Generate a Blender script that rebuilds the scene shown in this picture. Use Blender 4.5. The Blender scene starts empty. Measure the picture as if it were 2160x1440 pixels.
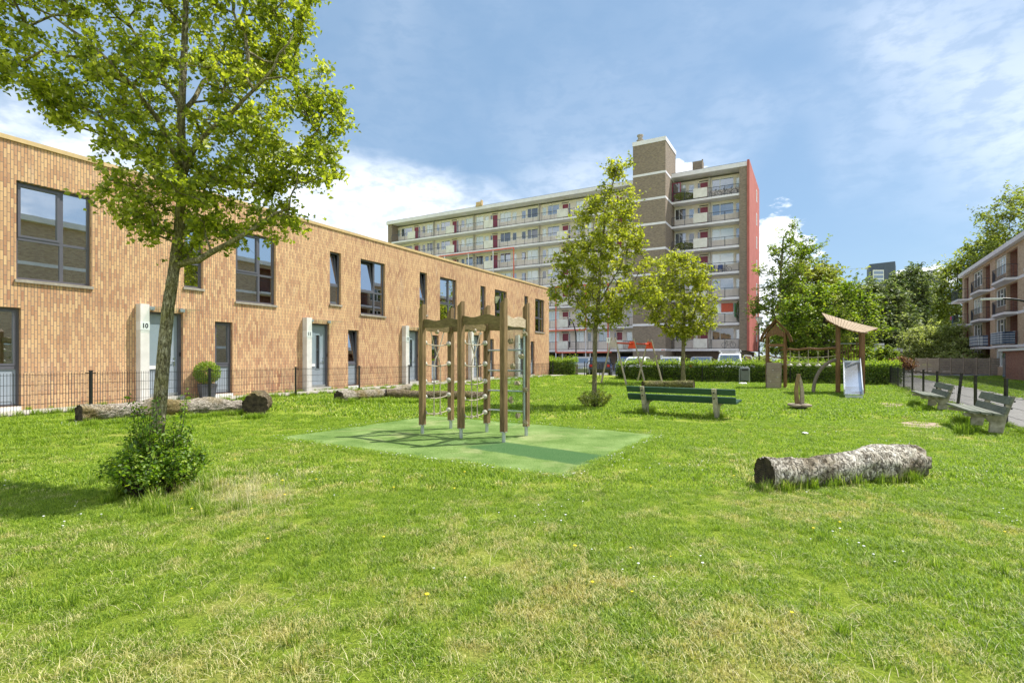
import bpy, bmesh, math, random
import numpy as np
from mathutils import Vector, Matrix, noise

# ------------------------------------------------------------------ camera, sky, sun, exposure
SC = bpy.context.scene
COL = SC.collection
F = 1120.0; CU = 1080.0; HV = 755.0; CZ = 1.5      # focal length and horizon of the photograph
cam_d = bpy.data.cameras.new('camera'); cam = bpy.data.objects.new('camera', cam_d); COL.objects.link(cam)
cam.location = (0, 0, CZ); cam.rotation_euler = (math.radians(90), 0, 0)
cam_d.sensor_width = 36; cam_d.lens = F / 2160 * 36; cam_d.shift_y = 35 / 2160
cam_d.clip_start = 0.05; cam_d.clip_end = 3000
SC.camera = cam
SC.view_settings.view_transform = 'Standard'; SC.view_settings.look = 'None'
SC.view_settings.exposure = 0.9; SC.view_settings.gamma = 1.0
SC.render.engine = 'CYCLES'
SC.cycles.max_bounces = 8; SC.cycles.transparent_max_bounces = 16
SUN = Vector((1.56, 0.51, 2.55)).normalized()
SUN_EL = math.asin(SUN.z); SUN_AZ = math.atan2(SUN.x, SUN.y)

world = bpy.data.worlds.new("World"); SC.world = world; world.use_nodes = True
def build_world():
    nt = world.node_tree; nd = nt.nodes; lk = nt.links; nd.clear()
    out = nd.new('ShaderNodeOutputWorld'); bg = nd.new('ShaderNodeBackground'); bg.inputs[1].default_value = 0.100
    sky = nd.new('ShaderNodeTexSky'); sky.sky_type = 'NISHITA'; sky.sun_disc = False
    sky.sun_elevation = SUN_EL; sky.sun_rotation = SUN_AZ; sky.air_density = 1.0; sky.dust_density = 0.6; sky.ozone_density = 2.0
    tc = nd.new('ShaderNodeTexCoord')
    sep = nd.new('ShaderNodeSeparateXYZ'); lk.new(tc.outputs['Generated'], sep.inputs[0])
    def M(op, a, b=None, c=None):
        n = nd.new('ShaderNodeMath'); n.operation = op
        for i, v in enumerate((a, b, c)):
            if v is None: continue
            if isinstance(v, (int, float)): n.inputs[i].default_value = v
            else: lk.new(v, n.inputs[i])
        return n.outputs[0]
    az = M('ARCTAN2', sep.outputs[0], sep.outputs[1]); el = M('ARCSINE', sep.outputs[2])
    comb = nd.new('ShaderNodeCombineXYZ'); lk.new(M('MULTIPLY', az, 1.0), comb.inputs[0]); lk.new(M('MULTIPLY', el, 2.2), comb.inputs[1])
    def noi(scale, detail, rough=0.55, dist=0.0, off=0.0, rot=0.0, sx=1.0):
        mp = nd.new('ShaderNodeMapping'); mp.inputs['Location'].default_value = (off, off * .7, 0); mp.inputs['Rotation'].default_value = (0, 0, rot); mp.inputs['Scale'].default_value = (sx, 1, 1)
        lk.new(comb.outputs[0], mp.inputs[0])
        n = nd.new('ShaderNodeTexNoise'); n.inputs['Scale'].default_value = scale; n.inputs['Detail'].default_value = detail
        n.inputs['Roughness'].default_value = rough; n.inputs['Distortion'].default_value = dist
        lk.new(mp.outputs[0], n.inputs['Vector']); return n.outputs[0]
    def blob(u, v, su, sv):      # a cloud bank seen towards one direction of the sky
        x = (u - CU) / F; z = (HV - v) / F; a0 = math.atan2(x, 1); e0 = math.atan2(z, math.hypot(x, 1))
        sa = su / F * math.cos(a0) ** 2; se = sv / F * math.cos(a0)
        d = M('ADD', M('POWER', M('DIVIDE', M('SUBTRACT', az, a0), sa), 2.0), M('POWER', M('DIVIDE', M('SUBTRACT', el, e0), se), 2.0))
        return M('SUBTRACT', 1.0, d)
    def ramp(x, lo, hi):
        n = nd.new('ShaderNodeMapRange'); n.interpolation_type = 'SMOOTHSTEP'
        lk.new(x, n.inputs[0]); n.inputs[1].default_value = lo; n.inputs[2].default_value = hi; return n.outputs[0]
    n1 = noi(4.5, 6, .5, .3); n2 = noi(1.7, 4, .46, .3, 4.3, 0.45, 2.2); n3 = noi(20, 6, .6, .2, 1.7)
    low = blob(760, 470, 430, 150)      # soft bank above the terrace roof
    low2 = blob(60, 330, 420, 170)
    cum = blob(1610, 590, 120, 160); cum2 = blob(1430, 372, 70, 36); cum3 = blob(1945, 590, 90, 34)
    w1 = blob(1900, 200, 620, 300); w2 = blob(1400, 420, 500, 130); w3 = blob(2150,330,330,130)
    soft = M('MAXIMUM', ramp(M('ADD', low, M('MULTIPLY', M('SUBTRACT', n1, .5), 1.6)), -.1, 1.0), ramp(M('ADD', low2, M('MULTIPLY', M('SUBTRACT', n1, .5), 2.0)), 0.1, 1.2))
    hard = M('MAXIMUM', ramp(M('ADD', cum, M('MULTIPLY', M('SUBTRACT', n3, .5), 2.0)), 0.15, 0.5), ramp(M('ADD', cum2, M('MULTIPLY', M('SUBTRACT', n3, .5), 2.4)), 0.1, 0.5))
    hard = M('MAXIMUM', hard, ramp(M('ADD', cum3, M('MULTIPLY', M('SUBTRACT', n3, .5), 2.4)), 0.1, 0.5))
    wisp = M('MULTIPLY', ramp(M('ADD', M('MAXIMUM', M('MAXIMUM', w1, w2), w3), 0.0), -.3, 1.1), ramp(n2, .30, .78))
    veil = M('MULTIPLY', ramp(n2, .25, .85), 0.12)
    base = M('MAXIMUM', veil, M('MULTIPLY', wisp, .42))
    # bright broken cloud added behind the camera, unseen, as fill for shaded fronts
    back = M('MULTIPLY', ramp(M('MULTIPLY', sep.outputs[1], -1.0), -.05, .35), M('ADD', .25, M('MULTIPLY', ramp(n1, .36, .56), .7)))
    mask = M('MAXIMUM', M('MAXIMUM', M('MAXIMUM', M('MULTIPLY', soft, .80), hard), base), back)
    # the air itself: a paler blue than the clear sky near the horizon
    mixb = nd.new('ShaderNodeMix'); mixb.data_type = 'RGBA'; mixb.inputs[0].default_value = 0.65
    lk.new(sky.outputs[0], mixb.inputs[6]); mixb.inputs[7].default_value = (1.55, 2.6, 3.85, 1)
    # cloud colour: white tops, slightly grey bellies
    cc = nd.new('ShaderNodeMix'); cc.data_type = 'RGBA'; lk.new(ramp(n3, .35, .6), cc.inputs[0])
    cc.inputs[6].default_value = (5.4, 5.9, 6.6, 1); cc.inputs[7].default_value = (8.4, 8.6, 8.9, 1)
    mx = nd.new('ShaderNodeMix'); mx.data_type = 'RGBA'; lk.new(mask, mx.inputs[0]); lk.new(mixb.outputs[2], mx.inputs[6]); lk.new(cc.outputs[2], mx.inputs[7])
    lk.new(mx.outputs[2], bg.inputs[0]); lk.new(bg.outputs[0], out.inputs[0])
build_world()
sun_d = bpy.data.lights.new('sun', 'SUN'); sun_d.energy = 3.8; sun_d.angle = math.radians(0.53); sun_d.color = (1.0, 0.955, 0.88)
sun_o = bpy.data.objects.new('sun', sun_d); COL.objects.link(sun_o)
sun_o.rotation_euler = (-SUN).to_track_quat('-Z', 'Y').to_euler()

# ------------------------------------------------------------------ helpers
R = random.Random(7)
WM = {}                                      # world matrix of the thing each object belongs to
def px(u, Y, z=0.0): return Vector(((u - CU) / F * Y, Y, z))
def pv(u, v, Y): return Vector(((u - CU) / F * Y, Y, CZ - (v - HV) / F * Y))
def tag(o, label=None, cat=None, group=None, kind=None):
    for k, v in (('label', label), ('category', cat), ('group', group), ('kind', kind)):
        if v: o[k] = v
    return o
def thing(name, label, cat, loc=(0, 0, 0), rz=0.0, group=None):
    o = bpy.data.objects.new(name, None); COL.objects.link(o)
    o.location = loc; o.rotation_euler = (0, 0, rz); o.empty_display_size = .3
    WM[o.name] = Matrix.Translation(Vector(loc)) @ Matrix.Rotation(rz, 4, 'Z')
    return tag(o, label, cat, group)
def link(name, me, parent, mats, smooth=False):
    for m in (mats if isinstance(mats, (list, tuple)) else [mats]): me.materials.append(m)
    if smooth: me.polygons.foreach_set('use_smooth', [True] * len(me.polygons))
    o = bpy.data.objects.new(name, me); COL.objects.link(o)
    if parent is not None:
        o.parent = parent; WM[o.name] = WM[parent.name]
    else: WM[o.name] = Matrix.Identity(4)
    return o
class MB:
    """collects shapes; build() links them as ONE mesh"""
    def __init__(s): s.v = []; s.f = []; s.mi = []; s.m = 0
    def add(s, vs, fs):
        b = len(s.v); s.v += [Vector(p) for p in vs]; s.f += [[b + i for i in f] for f in fs]; s.mi += [s.m] * len(fs); return s
    def box(s, c, d, M=None, bev=0.0):
        x, y, z = d[0] / 2, d[1] / 2, d[2] / 2; c = Vector(c)
        if bev:
            bm = bmesh.new(); bmesh.ops.create_cube(bm, size=1)
            bmesh.ops.scale(bm, vec=d, verts=bm.verts); bmesh.ops.bevel(bm, geom=bm.edges[:], offset=bev, segments=2, affect='EDGES')
            vs = [v.co.copy() for v in bm.verts]; bm.verts.index_update(); fs = [[v.index for v in f.verts] for f in bm.faces]; bm.free()
        else:
            vs = [Vector((i, j, k)) for i in (-x, x) for j in (-y, y) for k in (-z, z)]
            fs = [(0, 1, 3, 2), (4, 6, 7, 5), (0, 4, 5, 1), (2, 3, 7, 6), (0, 2, 6, 4), (1, 5, 7, 3)]
        if M is not None: vs = [M @ p for p in vs]
        return s.add([p + c for p in vs], fs)
    def bar(s, a, b, w, h, up=(0, 0, 1), bev=0.0):          # a beam from a to b, w across, h along up
        a = Vector(a); b = Vector(b); d = b - a; L = d.length; d = d / L; up = Vector(up)
        sd = d.cross(up)
        if sd.length < 1e-4: sd = d.cross(Vector((1, 0, 0)))
        sd.normalize(); up = sd.cross(d)
        M = Matrix((sd, d, up)).transposed()
        return s.box((a + b) / 2, (w, L, h), M, bev)
    def tube(s, pts, r, n=8, cap=True):
        pts = [Vector(p) for p in pts]; k = len(pts); rr = r if isinstance(r, (list, tuple)) else [r] * k
        vs = []; ref = None
        for i, p in enumerate(pts):
            d = (pts[min(i + 1, k - 1)] - pts[max(i - 1, 0)]).normalized()
            if ref is None: ref = d.orthogonal().normalized()
            ref = (ref - d * ref.dot(d)).normalized(); o = d.cross(ref)
            for j in range(n):
                a = 2 * math.pi * j / n; vs.append(p + (ref * math.cos(a) + o * math.sin(a)) * rr[i])
        fs = [(i * n + j, i * n + (j + 1) % n, (i + 1) * n + (j + 1) % n, (i + 1) * n + j) for i in range(k - 1) for j in range(n)]
        if cap: fs += [list(range(n))[::-1], [(k - 1) * n + j for j in range(n)]]
        return s.add(vs, fs)
    def ball(s, c, r, sc=(1, 1, 1), nu=10, nv=6):
        c = Vector(c); vs = [c + Vector((0, 0, r * sc[2]))]
        for i in range(1, nv):
            t = math.pi * i / nv
            for j in range(nu):
                a = 2 * math.pi * j / nu; vs.append(c + Vector((r * sc[0] * math.sin(t) * math.cos(a), r * sc[1] * math.sin(t) * math.sin(a), r * sc[2] * math.cos(t))))
        vs.append(c - Vector((0, 0, r * sc[2]))); L = len(vs) - 1
        fs = [(0, 1 + j, 1 + (j + 1) % nu) for j in range(nu)]
        for i in range(nv - 2):
            for j in range(nu): fs.append((1 + i * nu + j, 1 + (i + 1) * nu + j, 1 + (i + 1) * nu + (j + 1) % nu, 1 + i * nu + (j + 1) % nu))
        fs += [(L, L - nu + (j + 1) % nu, L - nu + j) for j in range(nu)]
        return s.add(vs, fs)
    def prism(s, poly, h0, h1, frame):                       # poly in (a,b), extruded along c; frame(a,b,c)->point
        n = len(poly); vs = [frame(a, b, h0) for a, b in poly] + [frame(a, b, h1) for a, b in poly]
        fs = [list(range(n))[::-1], list(range(n, 2 * n))] + [(i, (i + 1) % n, n + (i + 1) % n, n + i) for i in range(n)]
        return s.add(vs, fs)
    def lathe(s, prof, c=(0, 0, 0), n=20):
        c = Vector(c); vs = []
        for r, z in prof:
            for j in range(n): a = 2 * math.pi * j / n; vs.append(c + Vector((r * math.cos(a), r * math.sin(a), z)))
        k = len(prof)
        fs = [(i * n + j, i * n + (j + 1) % n, (i + 1) * n + (j + 1) % n, (i + 1) * n + j) for i in range(k - 1) for j in range(n)]
        fs += [list(range(n))[::-1], [(k - 1) * n + j for j in range(n)]]
        return s.add(vs, fs)
    def build(s, name, mats, parent=None, local=False, smooth=False):
        me = bpy.data.meshes.new(name)
        vs = s.v
        if parent is not None and not local:
            Mi = WM[parent.name].inverted(); vs = [Mi @ p for p in vs]
        me.from_pydata([tuple(p) for p in vs], [], s.f)
        o = link(name, me, parent, mats, smooth)
        if isinstance(mats, (list, tuple)): me.polygons.foreach_set('material_index', s.mi)
        bm = bmesh.new(); bm.from_mesh(me); bmesh.ops.recalc_face_normals(bm, faces=bm.faces); bm.to_mesh(me); bm.free()
        return o
def np_mesh(name, V, Fc, mat, parent=None, attr=None, smooth=False):
    """V (n,3), Fc (m,3 or 4) numpy; world coordinates"""
    if parent is not None:
        Mi = np.array(WM[parent.name].inverted()); V = V @ Mi[:3, :3].T + Mi[:3, 3]
    me = bpy.data.meshes.new(name); k = Fc.shape[1]
    me.vertices.add(len(V)); me.vertices.foreach_set('co', V.astype(np.float32).ravel())
    me.loops.add(Fc.size); me.loops.foreach_set('vertex_index', Fc.astype(np.int32).ravel())
    me.polygons.add(len(Fc)); me.polygons.foreach_set('loop_start', np.arange(0, Fc.size, k, dtype=np.int32))
    me.polygons.foreach_set('loop_total', np.full(len(Fc), k, dtype=np.int32))
    if attr is not None:
        at = me.attributes.new('var', 'FLOAT', 'POINT'); at.data.foreach_set('value', attr.astype(np.float32))
    me.update(calc_edges=True); me.validate()
    return link(name, me, parent, mat, smooth)
def copy_tree(o, parent=None):
    c = o.copy(); COL.objects.link(c)
    if parent is not None: c.parent = parent
    for ch in list(o.children): copy_tree(ch, c)
    return c

# ------------------------------------------------------------------ materials
def new_mat(name):
    m = bpy.data.materials.new(name); m.use_nodes = True; nt = m.node_tree
    b = nt.nodes['Principled BSDF']; return m, nt, b
class N:                                              # tiny node-writing helper
    def __init__(s, nt): s.nt = nt
    def n(s, t, **k):
        x = s.nt.nodes.new(t)
        for a, v in k.items(): setattr(x, a, v)
        return x
    def l(s, a, b): s.nt.links.new(a, b)
    def val(s, sock, v):
        if isinstance(v, (int, float, tuple)): sock.default_value = v
        else: s.l(v, sock)
    def math(s, op, a, b=0.0, c=0.0):
        x = s.n('ShaderNodeMath', operation=op); s.val(x.inputs[0], a); s.val(x.inputs[1], b)
        if op in ('MULTIPLY_ADD',): s.val(x.inputs[2], c)
        return x.outputs[0]
    def noise(s, scale, detail=4, rough=.55, vec=None, sc=(1, 1, 1), dist=0.0):
        x = s.n('ShaderNodeTexNoise'); x.inputs['Scale'].default_value = scale; x.inputs['Detail'].default_value = detail
        x.inputs['Roughness'].default_value = rough; x.inputs['Distortion'].default_value = dist
        if vec is None: vec = s.n('ShaderNodeNewGeometry').outputs['Position']
        if sc != (1, 1, 1):
            mp = s.n('ShaderNodeMapping'); mp.inputs['Scale'].default_value = sc; s.l(vec, mp.inputs[0]); vec = mp.outputs[0]
        s.l(vec, x.inputs['Vector']); return x.outputs[0]
    def ramp(s, fac, stops, interp='LINEAR'):
        x = s.n('ShaderNodeValToRGB'); x.color_ramp.interpolation = interp; e = x.color_ramp.elements
        while len(e) < len(stops): e.new(.5)
        for i, (p, c) in enumerate(stops):
            e[i].position = p; e[i].color = (c, c, c, 1) if isinstance(c, (int, float)) else (*c, 1)
        s.l(fac, x.inputs[0]); return x.outputs[0]
    def mix(s, f, a, b, mode='MIX'):
        x = s.n('ShaderNodeMix', data_type='RGBA', blend_type=mode); s.val(x.inputs[0], f)
        for i, v in ((6, a), (7, b)):
            if isinstance(v, tuple): x.inputs[i].default_value = (*v, 1) if len(v) == 3 else v
            else: s.l(v, x.inputs[i])
        return x.outputs[2]
    def bump(s, h, strength, dist, to):
        x = s.n('ShaderNodeBump'); x.inputs['Strength'].default_value = strength; x.inputs['Distance'].default_value = dist
        s.l(h, x.inputs['Height']); s.l(x.outputs[0], to)
def mat_noise(name, c1, c2, scale=8, rough=.7, bump=.15, sc=(1, 1, 1), metal=0.0, spec=.5, bd=.01, detail=5, obj=False):
    m, nt, b = new_mat(name); q = N(nt)
    vec = q.n('ShaderNodeTexCoord').outputs['Object'] if obj else None
    n1 = q.noise(scale, detail, .6, vec, sc); n2 = q.noise(scale * .17, 3, .5, vec)
    f = q.math('ADD', q.math('MULTIPLY', n1, .65), q.math('MULTIPLY', n2, .35))
    col = q.ramp(f, [(.36, c1), (.64, c2)])
    q.l(col, b.inputs['Base Color']); b.inputs['Roughness'].default_value = rough; b.inputs['Metallic'].default_value = metal
    b.inputs['Specular IOR Level'].default_value = spec
    if bump: q.bump(n1, bump, bd, b.inputs['Normal'])
    return m
def k(c, f): return tuple(x * f for x in c)
def plain(name, c, rough=.6, metal=0.0, spec=.5, v=.12, scale=6):
    return mat_noise(name, k(c, 1 - v), k(c, 1 + v), scale, rough, .05, metal=metal, spec=spec)
def mat_brick(name, cols, mortar, bw, rh, ms, rot_dir, vertical, rough=.85, stain=.25, offs=.5, bump=.6):
    """brick bond laid in the plane of a wall running along rot_dir (world metres)"""
    m, nt, b = new_mat(name); q = N(nt)
    pos = q.n('ShaderNodeNewGeometry').outputs['Position']
    dot = q.n('ShaderNodeVectorMath', operation='DOT_PRODUCT'); q.l(pos, dot.inputs[0]); dot.inputs[1].default_value = (*rot_dir, 0)
    dn = q.n('ShaderNodeVectorMath', operation='DOT_PRODUCT'); q.l(pos, dn.inputs[0]); dn.inputs[1].default_value = (rot_dir[1], -rot_dir[0], 0)
    nrm = q.n('ShaderNodeNewGeometry').outputs['Normal']
    nd = q.n('ShaderNodeVectorMath', operation='DOT_PRODUCT'); q.l(nrm, nd.inputs[0]); nd.inputs[1].default_value = (*rot_dir, 0)
    isend = q.math('GREATER_THAN', q.math('ABSOLUTE', nd.outputs['Value']), .6)
    mxs = q.n('ShaderNodeMix', data_type='FLOAT'); q.l(isend, mxs.inputs[0]); q.l(dot.outputs['Value'], mxs.inputs[2]); q.l(dn.outputs['Value'], mxs.inputs[3])
    s_ = mxs.outputs[0]
    sp = q.n('ShaderNodeSeparateXYZ'); q.l(pos, sp.inputs[0])
    cb = q.n('ShaderNodeCombineXYZ')
    if vertical: q.l(sp.outputs[2], cb.inputs[0]); q.l(s_, cb.inputs[1])
    else: q.l(s_, cb.inputs[0]); q.l(sp.outputs[2], cb.inputs[1])
    br = q.n('ShaderNodeTexBrick'); br.offset = offs; q.l(cb.outputs[0], br.inputs['Vector'])
    br.inputs['Scale'].default_value = 1; br.inputs['Brick Width'].default_value = bw; br.inputs['Row Height'].default_value = rh
    br.inputs['Mortar Size'].default_value = ms; br.inputs['Mortar Smooth'].default_value = .3
    br.inputs['Color1'].default_value = (0, 0, 0, 1); br.inputs['Color2'].default_value = (1, 1, 1, 1); br.inputs['Mortar'].default_value = (.5, .5, .5, 1)
    br.inputs['Bias'].default_value = 0.0
    nstops = [(i / (len(cols) - 1), c) for i, c in enumerate(cols)]
    col = q.ramp(br.outputs['Color'], nstops)
    big = q.noise(.55, 4, .6, pos); fine = q.noise(60, 3, .6, pos)
    col = q.mix(q.ramp(big, [(.35, 0.0), (.7, stain)]), col, k(cols[len(cols) // 2], 1.25), 'MIX')
    drift = q.noise(.16, 3, .5, pos, (1, 1, .35)); col = q.mix(.55, col, q.ramp(drift, [(.3, (.74, .70, .68)), (.68, (1.16, 1.14, 1.12))]), 'MULTIPLY')
    wh = q.noise(2.3, 6, .7, pos, (1, 1, .22)); col = q.mix(q.ramp(wh, [(.60, 0.0), (.78, .55 * min(1.0, stain * 2))]), col, (.62, .56, .48))
    col = q.mix(.22, col, q.ramp(fine, [(.3, (.55, .55, .55)), (.7, (1.25, 1.25, 1.25))]), 'MULTIPLY')
    col = q.mix(br.outputs['Fac'], col, mortar)
    q.l(col, b.inputs['Base Color']); b.inputs['Roughness'].default_value = rough; b.inputs['Specular IOR Level'].default_value = .25
    h = q.math('SUBTRACT', q.math('ADD', q.math('MULTIPLY', fine, .3), q.math('MULTIPLY', br.outputs['Color'], .35)), br.outputs['Fac'])
    q.bump(h, bump, .008, b.inputs['Normal'])
    return m
def mat_leaf(name, dark, mid, light, trans=.42, gloss=.05, rough=.5):
    m, nt, b = new_mat(name); q = N(nt); nt.nodes.remove(b)
    at = q.n('ShaderNodeAttribute', attribute_name='var').outputs['Fac']
    col = q.ramp(at, [(0.0, dark), (.5, mid), (1.0, light)])
    df = q.n('ShaderNodeBsdfDiffuse'); tr = q.n('ShaderNodeBsdfTranslucent'); gl = q.n('ShaderNodeBsdfGlossy'); gl.inputs['Roughness'].default_value = rough
    q.l(col, df.inputs[0]); tcol = q.mix(1.0, col, (1.25, 1.35, .55), 'MULTIPLY'); q.l(tcol, tr.inputs[0])
    mx = q.n('ShaderNodeMixShader'); mx.inputs[0].default_value = trans; q.l(df.outputs[0], mx.inputs[1]); q.l(tr.outputs[0], mx.inputs[2])
    m2 = q.n('ShaderNodeMixShader'); m2.inputs[0].default_value = gloss; q.l(mx.outputs[0], m2.inputs[1]); q.l(gl.outputs[0], m2.inputs[2])
    q.l(m2.outputs[0], nt.nodes['Material Output'].inputs[0]); return m
def mat_glass(name, tint=(.9, .95, .95), refl=.28, dark=None, rough=.01, wav=0.0, boost=0.55):
    """window glass: a mirror-like sheet over either what is behind it or a dark room"""
    m, nt, b = new_mat(name); q = N(nt); nt.nodes.remove(b)
    gl = q.n('ShaderNodeBsdfGlossy'); gl.inputs['Roughness'].default_value = rough; gl.inputs['Color'].default_value = (.95, .97, 1, 1)
    if dark is None: bk = q.n('ShaderNodeBsdfTransparent'); bk.inputs[0].default_value = (*tint, 1)
    else: bk = q.n('ShaderNodeBsdfDiffuse'); bk.inputs[0].default_value = (*dark, 1)
    fr = q.n('ShaderNodeLayerWeight'); fr.inputs[0].default_value = .35
    f = q.math('MINIMUM', q.math('ADD', q.math('MULTIPLY', fr.outputs['Fresnel'], boost), refl), 1.0)
    mx = q.n('ShaderNodeMixShader'); q.l(f, mx.inputs[0]); q.l(bk.outputs[0], mx.inputs[1]); q.l(gl.outputs[0], mx.inputs[2])
    if wav: q.bump(q.noise(2.2, 2, .5), wav, .02, gl.inputs['Normal'])
    q.l(mx.outputs[0], nt.nodes['Material Output'].inputs[0]); return m

TD = Vector((0.4722, 0.8815, 0)); TN = Vector((0.8815, -0.4722, 0)); T0 = Vector((-9.90, 14.10, 0))   # terrace front: along, outward, origin
TZ = 0.30
MT = {}
MT['brick_t'] = mat_brick('terrace_brick', [(.36, .175, .10), (.50, .27, .15), (.60, .36, .19), (.68, .45, .24), (.55, .34, .19), (.40, .20, .12)], (.20, .165, .135), .215, .0597, .0068, (TD.x, TD.y), True, stain=.42)
FD = Vector((-0.870, 0.493, 0)); FN = Vector((-0.493, -0.870, 0))
MT['brick_f'] = mat_brick('flats_brick', [(.18, .135, .10), (.26, .20, .145), (.32, .25, .18)], (.27, .25, .22), .22, .065, .009, (FD.x, FD.y), False, stain=.2, bump=.35)
BD = Vector((-0.52, -0.854, 0)); BN = Vector((-0.854, 0.52, 0))
MT['brick_b'] = mat_brick('block_brick', [(.42, .28, .18), (.54, .39, .26), (.63, .48, .33)], (.4, .36, .3), .22, .065, .009, (BD.x, BD.y), False, stain=.2, bump=.35)
MT['brick_red'] = mat_brick('red_brick', [(.20, .06, .04), (.29, .10, .06), (.34, .14, .09)], (.3, .27, .24), .22, .065, .009, (BD.x, BD.y), False, stain=.15, bump=.35)
MT['ochre'] = plain('ochre_trim', (.56, .40, .19), .5)
MT['frame'] = plain('dark_grey_frame', (.105, .105, .125), .32, v=.05)
MT['pillar'] = mat_noise('smooth_pale_concrete', (.58, .56, .52), (.74, .72, .68), 3, .8, .1)
MT['door'] = plain('grey_blue_door', (.29, .335, .385), .4, v=.04)
MT['white'] = plain('white_paint', (.78, .78, .77), .45, v=.04)
MT['cream'] = mat_noise('cream_paint', (.73, .65, .59), (.82, .74, .68), 2.5, .75, .05)
MT['conc'] = mat_noise('pale_concrete', (.42, .40, .36), (.62, .60, .55), 5, .85, .2)
MT['slab'] = mat_noise('slab_edge_paint', (.68, .66, .69), (.82, .80, .83), 2, .7, .1)
MT['sill'] = mat_noise('sill_stone', (.25, .22, .18), (.40, .36, .30), 12, .9, .2)
MT['glass_t'] = mat_glass('terrace_glass', (.30, .40, .44), .56, None, boost=.6, wav=.008)
MT['glass_d'] = mat_glass('dark_glass', refl=.15, dark=(.025, .03, .035), boost=.45, wav=.05)
MT['glass_b'] = mat_glass('blue_glass', refl=.28, dark=(.05, .09, .14), boost=.5, wav=.05)
MT['glass_l'] = mat_glass('net_curtain_glass', refl=.20, dark=(.50, .56, .56), boost=.4)
MT['blind'] = plain('blind_cloth', (.50, .49, .46), .8)
MT['frost'] = mat_glass('frosted_glass', refl=.12, dark=(.40, .44, .44), boost=.3, rough=.25)
MT['curtain'] = plain('net_curtain', (.72, .72, .68), .9)
MT['room'] = plain('room_plaster', (.30, .28, .25), .9)
MT['maroon'] = plain('maroon_paint', (.24, .025, .06), .4)
MT['redwall'] = mat_noise('red_render', (.39, .105, .08), (.47, .14, .11), 1.2, .8, .05)
MT['redpaint'] = plain('orange_red_paint', (.68, .10, .035), .4)
MT['rail'] = plain('dark_blue_rail', (.045, .055, .075), .45)
MT['panelw'] = mat_noise('weathered_white_panel', (.60, .58, .53), (.80, .78, .73), 2, .7, .03)
MT['roofing'] = plain('roof_felt', (.11, .11, .12), .9)
MT['black'] = plain('black_metal', (.014, .015, .016), .38, v=.1)
MT['black_rough'] = plain('black_shade', (.02, .02, .022), .8)
MT['galv'] = plain('galvanised_steel', (.50, .53, .56), .38, .75)
MT['steel'] = plain('brushed_steel', (.62, .66, .72), .24, .9, v=.05)
MT['wood_c'] = mat_noise('climbing_wood', (.11, .068, .028), (.31, .205, .095), 9, .75, .35, (5, 5, .45))
MT['wood_w'] = mat_noise('wave_board_wood', (.09, .065, .02), (.22, .165, .065), 10, .75, .3, (1, 1, 3))
MT['wood_pale'] = mat_noise('bleached_wood', (.38, .29, .19), (.60, .50, .36), 12, .8, .3, (1, 1, 3))
MT['wood_r'] = mat_noise('red_brown_wood', (.10, .048, .018), (.25, .125, .05), 9, .65, .3, (4, 4, .5))
MT['wood_g'] = mat_noise('grey_plank', (.24, .19, .14), (.42, .35, .26), 9, .85, .3, (1, 1, 5))
MT['wood_roof'] = mat_noise('roof_plank', (.24, .17, .10), (.42, .32, .21), 7, .85, .3)
MT['wood_s'] = mat_noise('swing_pole_wood', (.28, .24, .17), (.46, .41, .31), 7, .85, .3, (4, 4, .5))
MT['wood_f'] = mat_noise('weathered_fence_wood', (.13, .105, .08), (.27, .225, .175), 6, .9, .3, (1, 1, 6))
MT['rope'] = plain('beige_rope', (.42, .36, .27), .9)
MT['knob'] = plain('grey_plastic_knob', (.50, .47, .40), .45)
MT['bench_g'] = mat_noise('dark_green_plank', (.014, .055, .034), (.035, .095, .06), 6, .55, .2, (1, 1, 4))
MT['bench_w'] = mat_noise('worn_green_plank', (.075, .095, .065), (.20, .205, .15), 9, .7, .3, (1, 1, 3))
MT['bench_c'] = mat_noise('mossy_concrete', (.20, .19, .12), (.52, .48, .38), 9, .9, .4)
MT['asph'] = mat_noise('asphalt', (.17, .165, .165), (.27, .26, .255), 30, .9, .2)
MT['path'] = mat_noise('pavement_concrete', (.34, .32, .28), (.50, .47, .41), 6, .9, .15)
MT['tar_path'] = mat_noise('grey_footpath', (.26, .25, .24), (.38, .365, .34), 14, .95, .15)
MT['soil'] = mat_noise('bare_soil', (.26, .19, .13), (.46, .36, .26), 9, .98, .5, bd=.03)
MT['pot'] = plain('slate_planter', (.10, .105, .12), .6)
MT['bin'] = plain('bin_grey', (.13, .145, .145), .5)
MT['orange'] = plain('orange_powder_coat', (.74, .085, .03), .38)
MT['lampw'] = plain('lamp_cover', (.66, .68, .68), .3)
MT['tyre'] = plain('tyre_rubber', (.02, .02, .02), .8)
MT['carglass'] = mat_glass('car_glass', refl=.30, dark=(.02, .025, .03), boost=.6)
def paint(name, c): return plain(name, c, .22, .25, .6, v=.03)
MT['car_grey'] = paint('grey_car_paint', (.20, .22, .25)); MT['car_dark'] = paint('dark_car_paint', (.022, .025, .035))
MT['car_white'] = paint('white_car_paint', (.76, .77, .78)); MT['car_blue'] = paint('blue_car_paint', (.03, .06, .20)); MT['car_silver'] = paint('silver_car_paint', (.45, .47, .50))
MT['lightred'] = plain('tail_light', (.5, .02, .015), .2)
MT['clear'] = mat_glass('climbing_perspex', (.90, .96, .94), .03, None, boost=.25, rough=.03)
MT['hold'] = mat_noise('climbing_hold', (.17, .14, .075), (.36, .31, .19), 14, .8, .4)

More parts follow.
